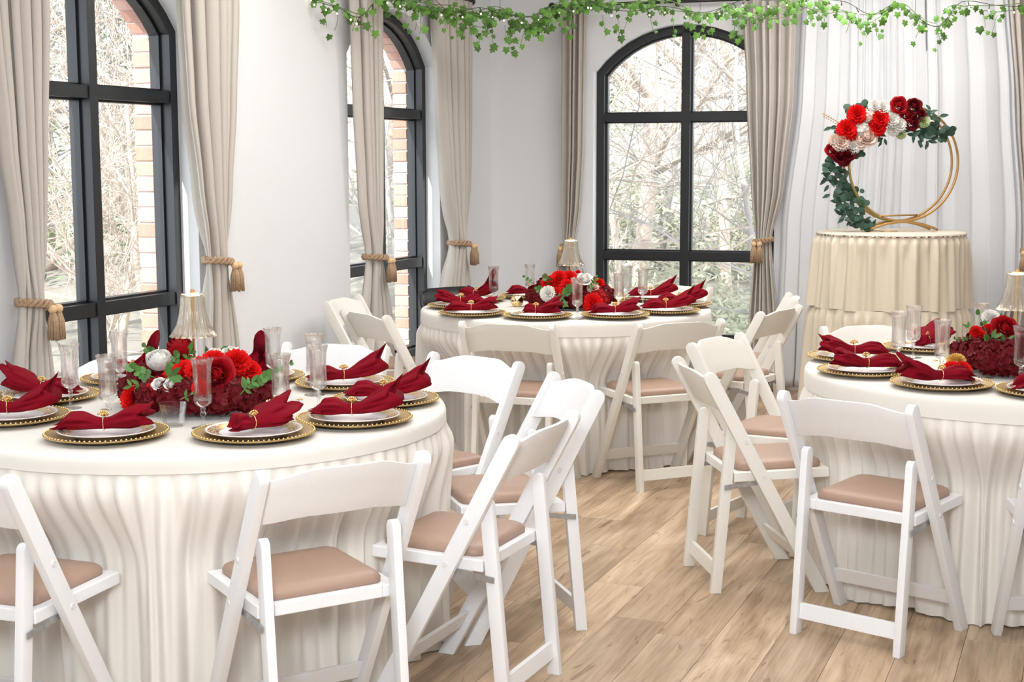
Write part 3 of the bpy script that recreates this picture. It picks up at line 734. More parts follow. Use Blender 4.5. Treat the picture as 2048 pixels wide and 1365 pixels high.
def black_chair(x, y, a, label):
    t = thing('metal_folding_chair', label, 'chair', (x, y, 0), a, 'black metal folding chairs')
    for s in (-1, 1):
        b = B(); b.tube([(s*.20, .2, .01), (s*.20, -.02, .42), (s*.20, -.16, .70), (s*.185, -.185, .765), (s*.15, -.19, .778)], .011, 8); b.obj('post', M['black'], t, smooth=True)
        b = B(); b.tube([(s*.18, -.2, .01), (s*.18, .05, .43)], .011, 8); b.obj('leg', M['black'], t, smooth=True)
    b = B()
    vs = []
    for j in range(3):
        for i in range(11):
            x_ = -.19+.38*i/10; q = abs(x_)/.19; z = .63+.075*j-(.012*smooth01((q-.8)*5) if j == 2 else 0); vs.append((x_, -.15-.035*(1-q*q)-.025*j, z))
    for j in range(3):
        for i in range(11): v_ = vs[j*11+i]; vs.append((v_[0], v_[1]-.008, v_[2]))
    fs = [(j*11+i, j*11+i+1, (j+1)*11+i+1, (j+1)*11+i) for j in range(2) for i in range(10)]
    fs += [tuple(k+33 for k in f[::-1]) for f in fs]
    for i in range(10): fs += [(i, i+1, i+34, i+33), (22+i, 23+i, 56+i, 55+i)]
    for j in range(2): fs += [(j*11, j*11+11, j*11+44, j*11+33), (j*11+10, j*11+21, j*11+54, j*11+43)]
    b.add(vs, fs); b.obj('backrest', M['black'], t, smooth=True)
    b = B(); b.box((0, .03, .43), (.36, .36, .02)); b.obj('seat', M['black'], t, bevel=.006)
    b = B(); b.tube([(-.18, -.13, .12), (.18, -.13, .12)], .008, 6); b.obj('stretcher', M['black'], t)
black_chair(-.265, 8.36, PI+.66, 'black folding chair at the back left of the far table')
black_chair(.18, 8.78, PI/2+.05, 'black chair seen edge-on behind the crystal flutes of the far table')
# ------------------------------------------------------------------ tables and cloths
ZT = .76
CHAIRS += [(-.265, 8.36, PI+.66)]
def pleat(th, n, sd):
    k = th/(2*PI)*n; i = math.floor(k); f = k-i
    h = lambda q: (math.sin((q % n)*127.1+sd*31.7)*43758.5453) % 1
    a = .55+.75*h(i); p = .5+.22*(h(i+.5)-.5)
    u_ = f/p*.5 if f < p else .5+(f-p)/(1-p)*.5
    return a*(.5-.5*math.cos(2*PI*u_))**.8
def round_cloth(cx, cy, r, ztop, band, seed, label, tlabel, mt='skirt', mtop='cloth', flare=.012, tiers=None, np_=(92, 41, 15), cat='tablecloth'):
    t = thing('round_table', tlabel, 'table', (cx, cy, 0))
    b = B(); b.lathe([(0.001, ztop-.03), (r-.02, ztop-.03), (r-.02, ztop-.006), (0.001, ztop-.006)], 48); b.obj('tabletop', M['trim'], t)
    for k in range(4):
        a = PI/4+k*PI/2; q = r*.62; b = B(); b.tube([(q*math.cos(a), q*math.sin(a), 0), (q*math.cos(a), q*math.sin(a), ztop-.03)], .016, 8); b.obj('leg', M['black'], t, smooth=True)
    n = 840; b = B(); rnd = random.Random(seed)
    prof = [(.001, 0), (r*.5, 0), (r*.8, 0), (r-.03, 0), (r-.012, -.001), (r-.004, -.004), (r, -.011), (r+.002, -.02), (r+.002, -band*.6), (r+.002, -band)]
    def wav(a, z): return 1+(.0012*math.sin(a*23+seed)+.0012*math.sin(a*61+2*seed))*smooth01(-z/band)
    nn = 240
    vs = []
    for (rr_, dz) in prof:
        for i in range(nn):
            a = 2*PI*i/nn; q = rr_*wav(a, dz); vs.append((q*math.cos(a), q*math.sin(a), ztop+dz))
    b.add(vs, [(j*nn+i, j*nn+(i+1) % nn, (j+1)*nn+(i+1) % nn, (j+1)*nn+i) for j in range(len(prof)-1) for i in range(nn)])
    c = b.obj('tablecloth', M[mtop], None, smooth=True, loc=(cx, cy, 0)); tag(c, label, cat)
    tiers = tiers or [(ztop-band, .004)]
    near_ch = [(x-cx, y-cy, a) for x, y, a in CHAIRS if math.hypot(x-cx, y-cy) < r+.4]
    for k, (z0, z1) in enumerate(tiers):
        b = B(); rows = 26; vs = []
        rb = r+.001+(.030 if k else 0)
        for j in range(rows+1):
            tt = (j/rows)**1.25; z = z0+(z1-z0)*tt; g_ = (z0-z)/(ztop)
            g_ = max(0, g_)
            for i in range(n):
                a = 2*PI*i/n; dr = .035*math.sin(3*a+seed)*g_+.06*math.sin(5*a+seed*2)*g_*.5
                f = (.004+.021*smooth01(tt*10)*(1-.6*tt))*pleat(a+dr*.4, np_[0], seed)+(.026*smooth01(tt*3))*pleat(a+.05*g_*math.sin(a*2+seed), np_[1], seed+5)+.03*tt*pleat(a-.1*g_, np_[2], seed+9)
                q = rb+flare*g_+f-.006-.016*smooth01(tt*3)
                X, Y = q*math.cos(a), q*math.sin(a); X0, Y0 = (rb+flare*g_)*math.cos(a), (rb+flare*g_)*math.sin(a)
                for (hx, hy, ha) in near_ch:
                    ca, sa = math.cos(ha), math.sin(ha); lx = ca*(X0-hx)+sa*(Y0-hy); ly = -sa*(X0-hx)+ca*(Y0-hy)
                    if abs(lx) < .42 and ly > -.35:
                        wz = 1-smooth01((z-.44)/.24); wx = 1-smooth01((abs(lx)-.225)/.12); lim = .250
                        if ly < lim and wz*wx > 0: X += -sa*(lim-ly)*wz*wx; Y += ca*(lim-ly)*wz*wx
                vs.append((X, Y, z+(.004*math.sin(a*11+seed)+.003 if j == rows else 0)))
        b.add(vs, [(j*n+i, j*n+(i+1) % n, (j+1)*n+(i+1) % n, (j+1)*n+i) for j in range(rows) for i in range(n)])
        b.obj('skirt', M[mt], c, smooth=True)
    return c
T1, T2, T3 = (-.977, 4.431), (.279, 7.537), (1.838, 5.174)
round_cloth(*T1, .77, ZT, .05, 1, 'ivory tablecloth with gathered skirt on the near left round table', 'near left round table under its ivory cloth')
round_cloth(*T2, .752, ZT, .07, 2, 'ivory tablecloth with gathered skirt on the far round table by the back window', 'far round table under its ivory cloth')
round_cloth(*T3, .77, ZT, .07, 3, 'ivory tablecloth with gathered skirt on the right-hand round table', 'right-hand round table under its ivory cloth')
DX, DY, DZ = 2.28, 8.76, 1.094
round_cloth(DX, DY, .437, DZ, .02, 4, 'cream two-tier gathered cloth on the tall hoop table', 'tall narrow round table under the cream tiered cloth', 'cream', 'cream', .05,
            [(DZ-.02, .645), (.65, .004)], (44, 23, 9))
# ------------------------------------------------------------------ place settings
cb = B(); cb.lathe([(.001, .004), (.10, .004), (.112, .009), (.150, .017), (.163, .0195), (.168, .019), (.168, .0165), (.15, .013), (.11, .0015), (.001, .0)], 64)
charger_me = cb.mesh('charger_plate', M['goldm'], smooth='auto')
bd = B()
for i in range(76):
    a = 2*PI*i/76; bd.sphere((.1635*math.cos(a), .1635*math.sin(a), .0205), .0030, 5, 4)
bead_me = bd.mesh('beaded_rim', M['gold'], smooth=True)
pb = B(); pb.lathe([(.001, .006), (.075, .006), (.088, .009), (.095, .0145), (.127, .0215), (.131, .0225), (.131, .0205), (.095, .010), (.08, .0), (.001, .0)], 56)
plate_me = pb.mesh('dinner_plate', M['plate'], smooth='auto')
rg = B(); rg.ring((0, 0, 0), .131, .0012, 56, 5); 
rim_me = rg.mesh('plate_edge', M['pbl'], smooth=True)
def napkin_mesh(seed, L1=.14, L2=.135, w1=.042, w2=.048, lift1=.0, lift2=.035, pts1=3, pts2=3):
    rr = random.Random(seed); nt_, nc = 34, 36; vs = []
    p1, p2, p3 = rr.uniform(0, 6), rr.uniform(0, 6), rr.uniform(0, 6)
    for j in range(nt_+1):
        t = -1+2*j/nt_; e = abs(t); Lh = L1 if t < 0 else L2; wm = w1 if t < 0 else w2; lf = lift1 if t < 0 else lift2; np_ = pts1 if t < 0 else pts2
        g_ = smooth01(min(1, (e-.04)/.42)); tip = smooth01((e-.62)/.38)
        ry = .019+(wm-.019)*g_; rz = .0165+.010*g_*(1-.4*e)
        ry *= 1-.42*tip; rz *= 1-.66*tip
        for i in range(nc):
            a = 2*PI*i/nc
            fold = 1+.15*g_*math.cos(5*a+p1+t*2)+.13*g_*math.cos(9*a+p2-t*4)+.06*math.cos(14*a+p3+t*2)
            pet = (math.cos(np_*a*.5+p2+(1.3 if t > 0 else 0))**2)
            x = t*Lh*(1-.34*tip*(1-pet)); y = ry*math.cos(a)*fold
            z = rz*(1+math.sin(a)*(fold*.5+.5))*.96+lf*e**2.2*(1+.8*math.sin(a)*pet)
            y += .012*tip*math.cos(np_*a+p1)
            vs.append((x, y, max(.001, z)))
    fs = [(j*nc+i, j*nc+(i+1) % nc, (j+1)*nc+(i+1) % nc, (j+1)*nc+i) for j in range(nt_) for i in range(nc)]
    n = len(vs)
    vs += [(-L1*.80, 0, .012+lift1*.6), (L2*.80, 0, .012+lift2*.6)]
    fs += [(n, (i+1) % nc, i) for i in range(nc)]+[(n+1, nt_*nc+i, nt_*nc+(i+1) % nc) for i in range(nc)]
    return B().add(vs, fs).mesh('napkin', M['nap'], smooth=True)
NV = [napkin_mesh(1), napkin_mesh(2, .125, .15, .040, .052, 0, .06, 3, 3), napkin_mesh(5, .15, .125, .050, .042, .05, .0, 4, 3),
      napkin_mesh(9, .07, .13, .034, .075, .0, .045, 3, 4), napkin_mesh(12, .15, .12, .045, .042, .085, .005, 3, 3)]
rm = B(); rm.ring((0, 0, .019), .0215, .0015, 22, 6, (1, 0, 0)); 
ring_me = rm.mesh('napkin_ring', M['gold'], smooth=True)
om = B()
for k in range(-3, 4):
    a = k*.42; p0 = Vector((0, -.006, .036)); p1_ = p0+Vector((.013*math.sin(a), -.004, .004+.010*math.cos(a)))
    om.tube([p0, p0.lerp(p1_, .6), p1_], [.0008, .0012, .0006], 4); om.sphere(p1_, .0034, 6, 4, (1, .5, 1))
    p2_ = p0.lerp(p1_, .55)+Vector((.003, 0, 0)); om.sphere(p2_, .0028, 5, 4, (1, .5, 1))
orn_me = om.mesh('leaf_ornament', M['gold'], smooth=True)
SETCOUNT = 0
def setting(cx, cy, nang, var, where, lift=0):
    z = ZT
    c = tag(mk('charger_plate', charger_me, None, (cx, cy, z)), f'gold beaded charger plate {where}', 'charger plate', 'gold charger plates')
    mk('beaded_rim', bead_me, c)
    p = tag(mk('dinner_plate', plate_me, None, (cx, cy, z+.0045)), f'gold-rimmed white plate {where}', 'plate', 'white plates with gold filigree rims')
    mk('plate_edge', rim_me, p, (0, 0, .0222))
    nx, ny = cx-.006*math.cos(nang), cy-.006*math.sin(nang)
    n = tag(mk('napkin', NV[var], None, (nx, ny, z+.0255), (0, 0, nang)), f'burgundy ringed napkin {where}', 'napkin', 'burgundy napkins gathered in gold rings')
    r = tag(mk('napkin_ring', ring_me, None, (nx, ny, z+.0255), (0, 0, nang)), f'gold leaf napkin ring {where}', 'napkin ring', 'gold napkin rings')
    mk('leaf_ornament', orn_me, r)
A1, A2, A3 = 'on the near left table', 'on the far table', 'on the right table'
for x, y, na, v_, w_ in [
    (-1.107, 3.91, .10, 0, f'front centre-left {A1}'), (-.705, 3.91, .75, 3, f'front right {A1}'),
    (-.455, 4.135, .02, 1, f'at the right {A1}, beside the flutes'), (-.395, 4.475, .10, 1, f'far right edge {A1}'),
    (-.56, 4.82, .30, 1, f'back right {A1} before a chair back'), (-.885, 4.975, 1.9, 4, f'at the back {A1} behind the flowers'),
    (-1.31, 4.94, 2.5, 4, f'back left {A1} behind the flutes'), (-1.48, 4.56, -.25, 2, f'left rear {A1} under the rope tassel'),
    (-1.46, 4.175, .10, 1, f'left edge {A1}, cut by the photo edge')]:
    setting(x, y, na, v_, w_)
for x, y, na, v_, w_ in [
    (-.195, 7.115, .05, 0, f'front left {A2}'), (.125, 6.985, -.35, 3, f'front {A2}, left of the front flute'), (.50, 7.00, .25, 0, f'front {A2}, right of the front flute'),
    (.77, 7.205, .10, 1, f'front right {A2}'), (-.27, 7.50, PI-.1, 0, f'left edge {A2}'), (-.20, 7.88, 2.4, 4, f'back left {A2} by the black chair'),
    (.10, 8.06, .3, 0, f'at the back {A2}, left of the lamp'), (.46, 8.09, .2, 2, f'at the back {A2}, right of the lamp'), (.76, 7.90, .1, 1, f'back right {A2} behind the flutes'), (.875, 7.54, .25, 1, f'right edge {A2}')]:
    setting(x, y, na, v_, w_)
for x, y, na, v_, w_ in [
    (1.245, 5.075, PI+.12, 0, f'at the left edge {A3}, nearer of two'), (1.285, 5.44, PI-.08, 0, f'at the left edge {A3}, farther of two'),
    (1.425, 4.77, .20, 2, f'front left {A3}'), (1.64, 5.72, .9, 3, f'at the back {A3} by the flutes'), (1.72, 4.60, .3, 0, f'front {A3}, cut by the photo edge'), (2.03, 5.71, .3, 0, f'back right {A3} out past the lamp')]:
    setting(x, y, na, v_, w_)
# ------------------------------------------------------------------ crystal flutes
def lobes(k, amp, z0, z1):
    def f(a, j, z): return 1+(amp*math.cos(k*a) if z0 < z < z1 else 0)
    return f
fb_ = B(); fb_.lathe([(.001, .0), (.033, .0), (.0335, .0015), (.02, .004), (.006, .009), (.0042, .02), (.0042, .033), (.0085, .038), (.0095, .043), (.0055, .049), (.0085, .054), (.006, .060)], 24); 
foot_me = fb_.mesh('flute_foot', M['crystal'], smooth='auto')
fw_ = B(); fw_.lathe([(.005, .060), (.014, .064), (.0225, .072), (.0255, .084), (.0255, .10), (.0245, .14), (.0255, .175), (.0315, .199), (.0295, .1995),
                      (.0235, .175), (.0222, .14), (.0228, .10), (.0215, .088), (.014, .080), (.001, .077)], 48, lambda a, j, z: 1+(.075*(abs(math.cos(6*a))-.5) if .1 < z < .2 else (.06*math.cos(12*a+j*PI) if .066 < z < .1 else 0)))
bowl_me = fw_.mesh('flute_bowl', M['crystal'], smooth=True)
for i, (tz, px, py, w_) in enumerate([
    (0, 403, 717, f'at the front {A1}, before the flowers'), (0, 213, 710, f'left of the flowers {A1}, nearest of three'), (0, 137, 688, f'leftmost of all {A1}'), (0, 237, 662, f'rear left {A1} before the window bar'),
    (0, 560, 708, f'by the gold votive {A1}'), (0, 545, 656, f'behind the votive {A1} by the tall napkin'), (0, 635, 690, f'at the right {A1}, nearer of two'), (0, 627, 668, f'at the right {A1}, farther of two'), (0, 408, 652, f'right behind the lamp stem {A1}'),
    (0, 1155, 556, f'at the front {A2}, before the flowers'), (0, 987, 533, f'at the left {A2} by the upright napkin'), (0, 1060, 529, f'left of the flowers {A2}'), (0, 1155, 527, f'right behind the lamp {A2}'),
    (0, 1238, 545, f'right of the flowers {A2}, nearest of three'), (0, 1254, 532, f'right of the flowers {A2}, middle of three'), (0, 1286, 537, f'right of the flowers {A2}, rightmost of three'),
    (0, 1799, 623, f'at the left {A3} over the napkin end'), (0, 1829, 612, f'left {A3}, whole foot in view'), (0, 1886, 640, f'front {A3} between napkin and flowers'), (0, 1963, 607, f'behind the white rose {A3}'), (0, 2046, 652, f'at the photo edge {A3}')]):
    p = on_z(px, py, ZT+.1995)
    t = thing('champagne_flute', f'cut crystal champagne flute {w_}', 'champagne flute', (p.x, p.y, ZT), R.uniform(0, 1), 'crystal champagne flutes')
    mk('flute_foot', foot_me, t); mk('flute_bowl', bowl_me, t)
p = on_z(347, 853, ZT); tb = B(); tb.lathe([(.001, .0), (.029, .0), (.030, .002), (.040, .066), (.0415, .067), (.0405, .0655), (.0285, .006), (.001, .005)], 10)
tag(tb.obj('plastic_tumbler', M['plastic'], None, smooth='auto', loc=(p.x, p.y, ZT), angle=.3), 'short clear plastic tumbler at the front of the near left flowers', 'tumbler')
# votives
vb = B()
prof = [(.001, .0), (.018, .0)]+[(.034*math.sin(a), .033-.034*math.cos(a)) for a in [PI*(.2+.62*i/12) for i in range(13)]]+[(.0165, .060), (.026, .05), (.030, .033), (.018, .012), (.001, .01)]
vb.lathe(prof, 32); vot_me = vb.mesh('votive_holder', M['votive'], smooth=True)
for px, py, w_ in [(535, 826, 'right of the near left flowers'), (259, 805, 'left of the near left flowers'), (1034, 614, 'left of the far table flowers'), (1238, 616, 'right of the far table flowers'), (1905, 728, 'left of the right table flowers')]:
    p = on_z(px, py, ZT); tag(mk('votive_holder', vot_me, None, (p.x, p.y, ZT)), f'small round gold mercury glass votive {w_}', 'votive holder', 'gold votive holders')
# confetti
cf = B(); cf.lathe([(.001, .0012), (.008, .0016), (.0115, .0005), (.0115, 0), (.001, 0)], 8); conf_me = cf.mesh('gold_confetti', M['foil'])
for px, py, z, l in [
    (585, 825, ZT, 'right of the near left flowers, beside the gold votive'), (577, 834, ZT, 'in front of the votive of the near left table'), (466, 843, ZT, 'left of the front right plate of the near left table'),
    (210, 820, ZT, 'left of the near left flowers'), (214, 842, ZT, 'at the foot of the nearest left flute'), (600, 800, ZT, 'between votive and right plates of the near left table'), (310, 858, ZT, 'beside the plastic tumbler'), (520, 845, ZT, 'in front of the near left burgundy blooms'),
    (1955, 756, ZT, 'before the right table flowers, leftmost of three'), (1979, 757, ZT, 'before the right table flowers, middle of three'), (2023, 766, ZT, 'before the right table flowers, rightmost of three'), (1864, 745, ZT, 'left of the front flute of the right table'), (1870, 722, ZT, 'between the flutes of the right table'),
    (1655, 459, DZ, 'at the left rim of the hoop table'), (1675, 461, DZ, 'second from the left rim of the hoop table'), (1690, 459, DZ, 'under the eucalyptus at the left of the hoop table'), (1705, 463, DZ, 'front left of the hoop base'), (1730, 464, DZ, 'before the eucalyptus tip of the hoop'),
    (1768, 458, DZ, 'behind the gold chain on the hoop table'), (1800, 456, DZ, 'rear centre of the hoop table'), (1826, 464, DZ, 'front right of the hoop base'), (1850, 459, DZ, 'just right of the hoop base arc'), (1864, 463, DZ, 'right front of the hoop table'), (1880, 460, DZ, 'near the right rim of the hoop table')]:
    p = on_z(px, py, z); o = mk('gold_confetti', conf_me, None, (p.x, p.y, z+.0005), (0, 0, R.uniform(0, 3)), (1.4, .9, 1)); tag(o, 'flat gold confetti piece '+l, 'confetti', 'gold confetti pieces on the cloths')
# ------------------------------------------------------------------ table lamps
sh = B()
prof = [(.034, .348), (.0355, .335), (.037, .31), (.041, .285), (.048, .255), (.057, .232), (.066, .218), (.064, .2175), (.055, .231), (.046, .254), (.039, .284), (.035, .31), (.0335, .335), (.032, .347)]
sh.lathe(prof, 80, lambda a, j, z: 1+.06*math.cos(20*a)*(1+ (1.2 if z < .24 else 0)), close=True); shade_me = sh.mesh('lamp_shade', M['shade'], smooth=True)
pole = B(); pole.tube([(0, 0, .008), (0, 0, .35)], .0045, 10)
base_b = B(); base_b.lathe([(.001, .012), (.045, .011), (.05, .008), (.05, 0), (.001, 0)], 32)
fin = B(); fin.tube([(0, 0, .348), (0, 0, .352)], .034, 20); fin.tube([(0, 0, .352), (0, 0, .36)], .008, 10)
led = B(); led.tube([(0, 0, .343), (0, 0, .3475)], .022, 16)
lms = [(pole.mesh('lamp_pole', M['brass'], smooth='auto'), 'lamp_pole'), (base_b.mesh('lamp_base', M['brass'], smooth='auto'), 'lamp_base'), (shade_me, 'lamp_shade'), (fin.mesh('lamp_finial', M['shade'], smooth='auto'), 'lamp_cap'), (led.mesh('light_panel', M['led']), 'light_panel')]
fk = B(); fk.tube([(0, 0, .352), (0, 0, .362)], .006, 8); fk_me = fk.mesh('touch_knob', M['hoop'])
for (x, y), w_ in ((T1, 'standing in the near left flowers'), ((.306, 7.54), 'standing in the far table flowers'), ((1.803, 5.174), 'at the right edge in the right table flowers')):
    t = thing('table_lamp', f'ribbed crystal lamp with gold pole {w_}', 'lamp', (x, y, ZT), 0, 'ribbed crystal table lamps')
    for me, nm in lms: mk(nm, me, t)
    mk('touch_knob', fk_me, t)
# ------------------------------------------------------------------ flowers
def petal(b, base, outd, up, w_, L, curl, cup, nu=4, nv=4, notch=0):
    side = outd.cross(up).normalized(); vs = []
    for j in range(nv+1):
        v_ = j/nv; wv = w_*(.35+.65*math.sin(PI*(.12+.68*v_)))
        for i in range(nu+1):
            u_ = -1+2*i/nu
            h = L*v_*(1-.10*u_*u_*v_-notch*(1-abs(u_))*(v_ > .9))
            p = base+side*(u_*wv)+up*(h*math.cos(curl*v_))+outd*(h*math.sin(curl*v_)-cup*(u_*u_)*wv*.9+.15*L*math.sin(PI*v_))
            vs.append(p)
    n = nu+1; b.add(vs, [(j*n+i, j*n+i+1, (j+1)*n+i+1, (j+1)*n+i) for j in range(nv) for i in range(nu)])
def rose_mesh(name, mt, seed, full=1.0):
    rr = random.Random(seed); b = B(); U_ = Vector((0, 0, 1))
    b.sphere((0, 0, .42), .2, 8, 6, (1, 1, 1.5))
    for k, (n, r, L, w_, curl, z) in enumerate([(3, .10, .62, .26, -.1, .28), (4, .2, .66, .34, .05, .2), (5, .3, .68, .42, .3*full, .12), (6, .38, .70, .48, .65*full, .06), (7, .42, .68, .5, 1.05*full, .0)]):
        for i in range(n):
            a = 2*PI*(i+.37*k)/n+rr.uniform(-.12, .12); d = Vector((math.cos(a), math.sin(a), 0))
            petal(b, d*r*.8+U_*z, d, U_, w_, L*rr.uniform(.93, 1.07), curl+rr.uniform(-.08, .08), .55-.06*k)
    return b.mesh(name, M[mt], smooth=True)
def ruffle_mesh(name, mt, seed, n=36, ps=.33):
    rr = random.Random(seed); b = B()
    b.sphere((0, 0, .05), .62, 10, 7)
    for i in range(n):
        zc = 1-1.55*(i+.5)/n; rad = math.sqrt(max(0, 1-zc*zc)); a = i*2.39996; d = Vector((rad*math.cos(a), rad*math.sin(a), zc))
        t1 = d.orthogonal().normalized(); t2 = d.cross(t1); ph_ = rr.uniform(0, 6); c = d*.66*rr.uniform(.92, 1.08)
        for k in range(4):
            q = ph_+k*PI/2; e = t1*math.cos(q)+t2*math.sin(q); s_ = d.cross(e)
            p = ps*rr.uniform(.85, 1.2)
            b.add([c, c+e*p*.55+s_*p*.5+d*.05, c+e*p*1.05+s_*p*.28+d*rr.uniform(.02, .14), c+e*p*1.05-s_*p*.28+d*rr.uniform(.02, .14), c+e*p*.55-s_*p*.5+d*.05], [(0, 1, 2, 3, 4)])
    return b.mesh(name, M[mt], smooth=False)
def carn_mesh(name, mt, seed):
    rr = random.Random(seed); b = B(); U_ = Vector((0, 0, 1))
    b.sphere((0, 0, .25), .35, 8, 6)
    for k, (n, el, L) in enumerate([(5, 1.35, .75), (8, 1.0, .85), (11, .65, .92), (12, .3, .95), (12, -.05, .9)]):
        for i in range(n):
            a = 2*PI*(i+.5*k)/n+rr.uniform(-.15, .15); d = Vector((math.cos(a), math.sin(a), 0)); u2 = (d*math.cos(el)+U_*math.sin(el)).normalized()
            side = d.cross(U_).normalized(); nrm = side.cross(u2); vs = []
            for j in range(4):
                v_ = j/3; 
                for i2 in range(6):
                    u_ = -1+.4*i2; wv = .34*(.3+.7*v_)
                    vs.append(Vector((0, 0, .2))+u2*L*v_*(.98+.06*((i2 % 2)*2-1)*(v_ == 1))+side*u_*wv+nrm*(.07*math.sin(i2*2.6+k)*v_))
            b.add(vs, [(j*6+i2, j*6+i2+1, (j+1)*6+i2+1, (j+1)*6+i2) for j in range(3) for i2 in range(5)])
    return b.mesh(name, M[mt], smooth=True)
FL = {}
for nm, mt in (('burg', 'burg'), ('crim', 'crimson'), ('red', 'red'), ('white', 'wpetal'), ('blush', 'blush')):
    FL['rose_'+nm] = rose_mesh('rose', mt, 3); FL['ruf_'+nm] = ruffle_mesh('hydrangea_bloom', mt, 4); FL['carn_'+nm] = carn_mesh('carnation', mt, 5)
FL['bud_crim'] = rose_mesh('rosebud', 'crimson', 8, .35); FL['bud_white'] = rose_mesh('rosebud', 'wpetal', 9, .4)
FL['carn_lime'] = carn_mesh('succulent_bloom', 'lime', 6); FL['carn_amber'] = carn_mesh('amber_bloom', 'amber', 6)
KN = dict(rose='rose', ruf='hydrangea_bloom', carn='carnation', bud='rosebud')
CL = dict(burg='burgundy', crim='crimson', red='scarlet', white='white', blush='blush', lime='pale green', amber='amber')
def bloom(root, kind, pos, r, d=(0, -.4, 1)):
    k, c = kind.split('_'); q = Vector((0, 0, 1)).rotation_difference(Vector(d).normalized())
    r *= {'bud': 1.35, 'rose': 1.12, 'carn': 1.0, 'ruf': 1.0}[k]*(1.18 if root.name.startswith('flower_hoop') else 1)
    pos = Vector(pos)
    if not root.name.startswith('flower_hoop'): pos.z = max(pos.z, ZT+r*(1.0 if k == 'ruf' else .45))
    o = mk(KN[k], FL[kind], root, pos-Vector(root.location), None, r); o.rotation_mode = 'QUATERNION'
    o.rotation_quaternion = q@Matrix.Rotation(R.uniform(0, 6), 3, 'Z').to_quaternion(); o['label'] = f'{CL[c]} {KN[k].replace("_", " ")}'
    return o
def leafmesh(name, mt, shape):
    b = B()
    if shape == 'ivy':
        pts = [(0, 0), (.28, -.16), (.52, .06), (.40, .30), (.60, .58), (.30, .62), (0, 1.05), (-.30, .62), (-.60, .58), (-.40, .30), (-.52, .06), (-.28, -.16)]
        vs = [(0, .38, .10)]+[(x, y, -.05*abs(x)*2) for x, y in pts]
        fs = [(0, i+1, (i+1) % 12+1) for i in range(12)]
    elif shape == 'round':
        n = 10; vs = [(0, .5, .07)]+[(.46*math.sin(2*PI*i/n), .5-.5*math.cos(2*PI*i/n), .05*math.cos(4*PI*i/n)) for i in range(n)]; fs = [(0, i+1, (i+1) % n+1) for i in range(n)]
    else:
        vs = [(0, 0, 0), (.17, .25, .05), (.22, .5, .06), (.14, .78, .03), (0, 1.05, -.05), (-.14, .78, .03), (-.22, .5, .06), (-.17, .25, .05), (0, .5, -.01)]
        fs = [(8, i, (i+1) % 8) for i in range(8)]
    b.add(vs, fs); return b.mesh(name, M[mt], smooth=True)
LF = dict(ivy=leafmesh('ivy_leaf', 'ivy', 'ivy'), euc=leafmesh('eucalyptus_leaf', 'euc', 'round'), eul=leafmesh('willow_leaf', 'euc', 'long'),
          rnd=leafmesh('round_leaf', 'leaf', 'round'), lng=leafmesh('pointed_leaf', 'leaf', 'long'), ivd=leafmesh('ivy_leaf_dark', 'leaf', 'ivy'))
def leaf(root, kind, name, pos, d, nrm, size):
    d = Vector(d).normalized(); n = Vector(nrm); n = (n-d*n.dot(d)); n = n.normalized() if n.length > 1e-4 else d.orthogonal().normalized()
    x = d.cross(n); mw = Matrix((x, d, n)).transposed()
    o = mk(name, LF[kind], root, Vector(pos)-Vector(root.location), None, size); o.rotation_mode = 'QUATERNION'; o.rotation_quaternion = mw.to_quaternion()
    return o
def sprig(root, p0, p1, kind, name, n, size, mt='stem', sag=.0):
    p0, p1 = Vector(p0), Vector(p1); mid = p0.lerp(p1, .5)+Vector((0, 0, sag)); pts = []
    for i in range(7):
        t = i/6; pts.append(p0*(1-t)**2+mid*2*t*(1-t)+p1*t*t)
    b = B(); L0 = Vector(root.location); b.tube([q-L0 for q in pts], [.0018-.001*i/6 for i in range(7)], 5); b.obj('stem', M[mt], root, smooth=True)
    ax = (p1-p0).normalized()
    for i in range(n):
        t = .3+.7*(i//2*2+1)/max(1, n); t = min(1, t); q = p0*(1-t)**2+mid*2*t*(1-t)+p1*t*t
        sd = Vector((0, -1, .2)).cross(ax).normalized()*(1 if i % 2 else -1)
        if i == n-1: d = ax
        else: d = (sd+ax*.6+Vector((R.uniform(-.3, .3), R.uniform(-.5, .1), R.uniform(-.2, .3))))
        leaf(root, kind, name, q, d, (R.uniform(-.5, .5), -1, R.uniform(.1, .9)), size*.72*R.uniform(.75, 1.15))
def centre(cx, cy, label, blooms, sprigs, fill):
    t = thing('flower_centrepiece', label, 'floral centrepiece', (cx, cy, ZT))
    for kind, px, py, Y, r, d in blooms: bloom(t, kind, at(px, py, Y), r, d)
    for k, a, rr_, z, kind, r in fill:
        bloom(t, kind, (cx+rr_*math.cos(math.radians(a)), cy+rr_*.75*math.sin(math.radians(a)), ZT+z), r, (math.cos(math.radians(a)), math.sin(math.radians(a)), .5))
    for (x0, y0, x1, y1, Y, kind, nm, n, s) in sprigs: sprig(t, at(x0, y0, Y), at(x1, y1, Y-.01), kind, nm, n, s)
    b = B(); b.lathe([(.06, .002), (.06, .05), (.09, .05), (.10, .04), (.10, .002)], 24, close=True); b.obj('moss_tray', M['wire'], t)
    return t
FR = (0, -1, .45); UP = (0, -.5, 1); UF = (0, -1, .9)
fill = [(i, a, .185, .055, 'ruf_burg', .062) for i, a in enumerate(range(0, 360, 33))]+[(0, 60, .12, .11, 'ruf_burg', .055), (0, 120, .12, .11, 'carn_red', .05), (0, 10, .13, .11, 'ruf_crim', .055), (0, 175, .13, .11, 'ruf_burg', .055)]
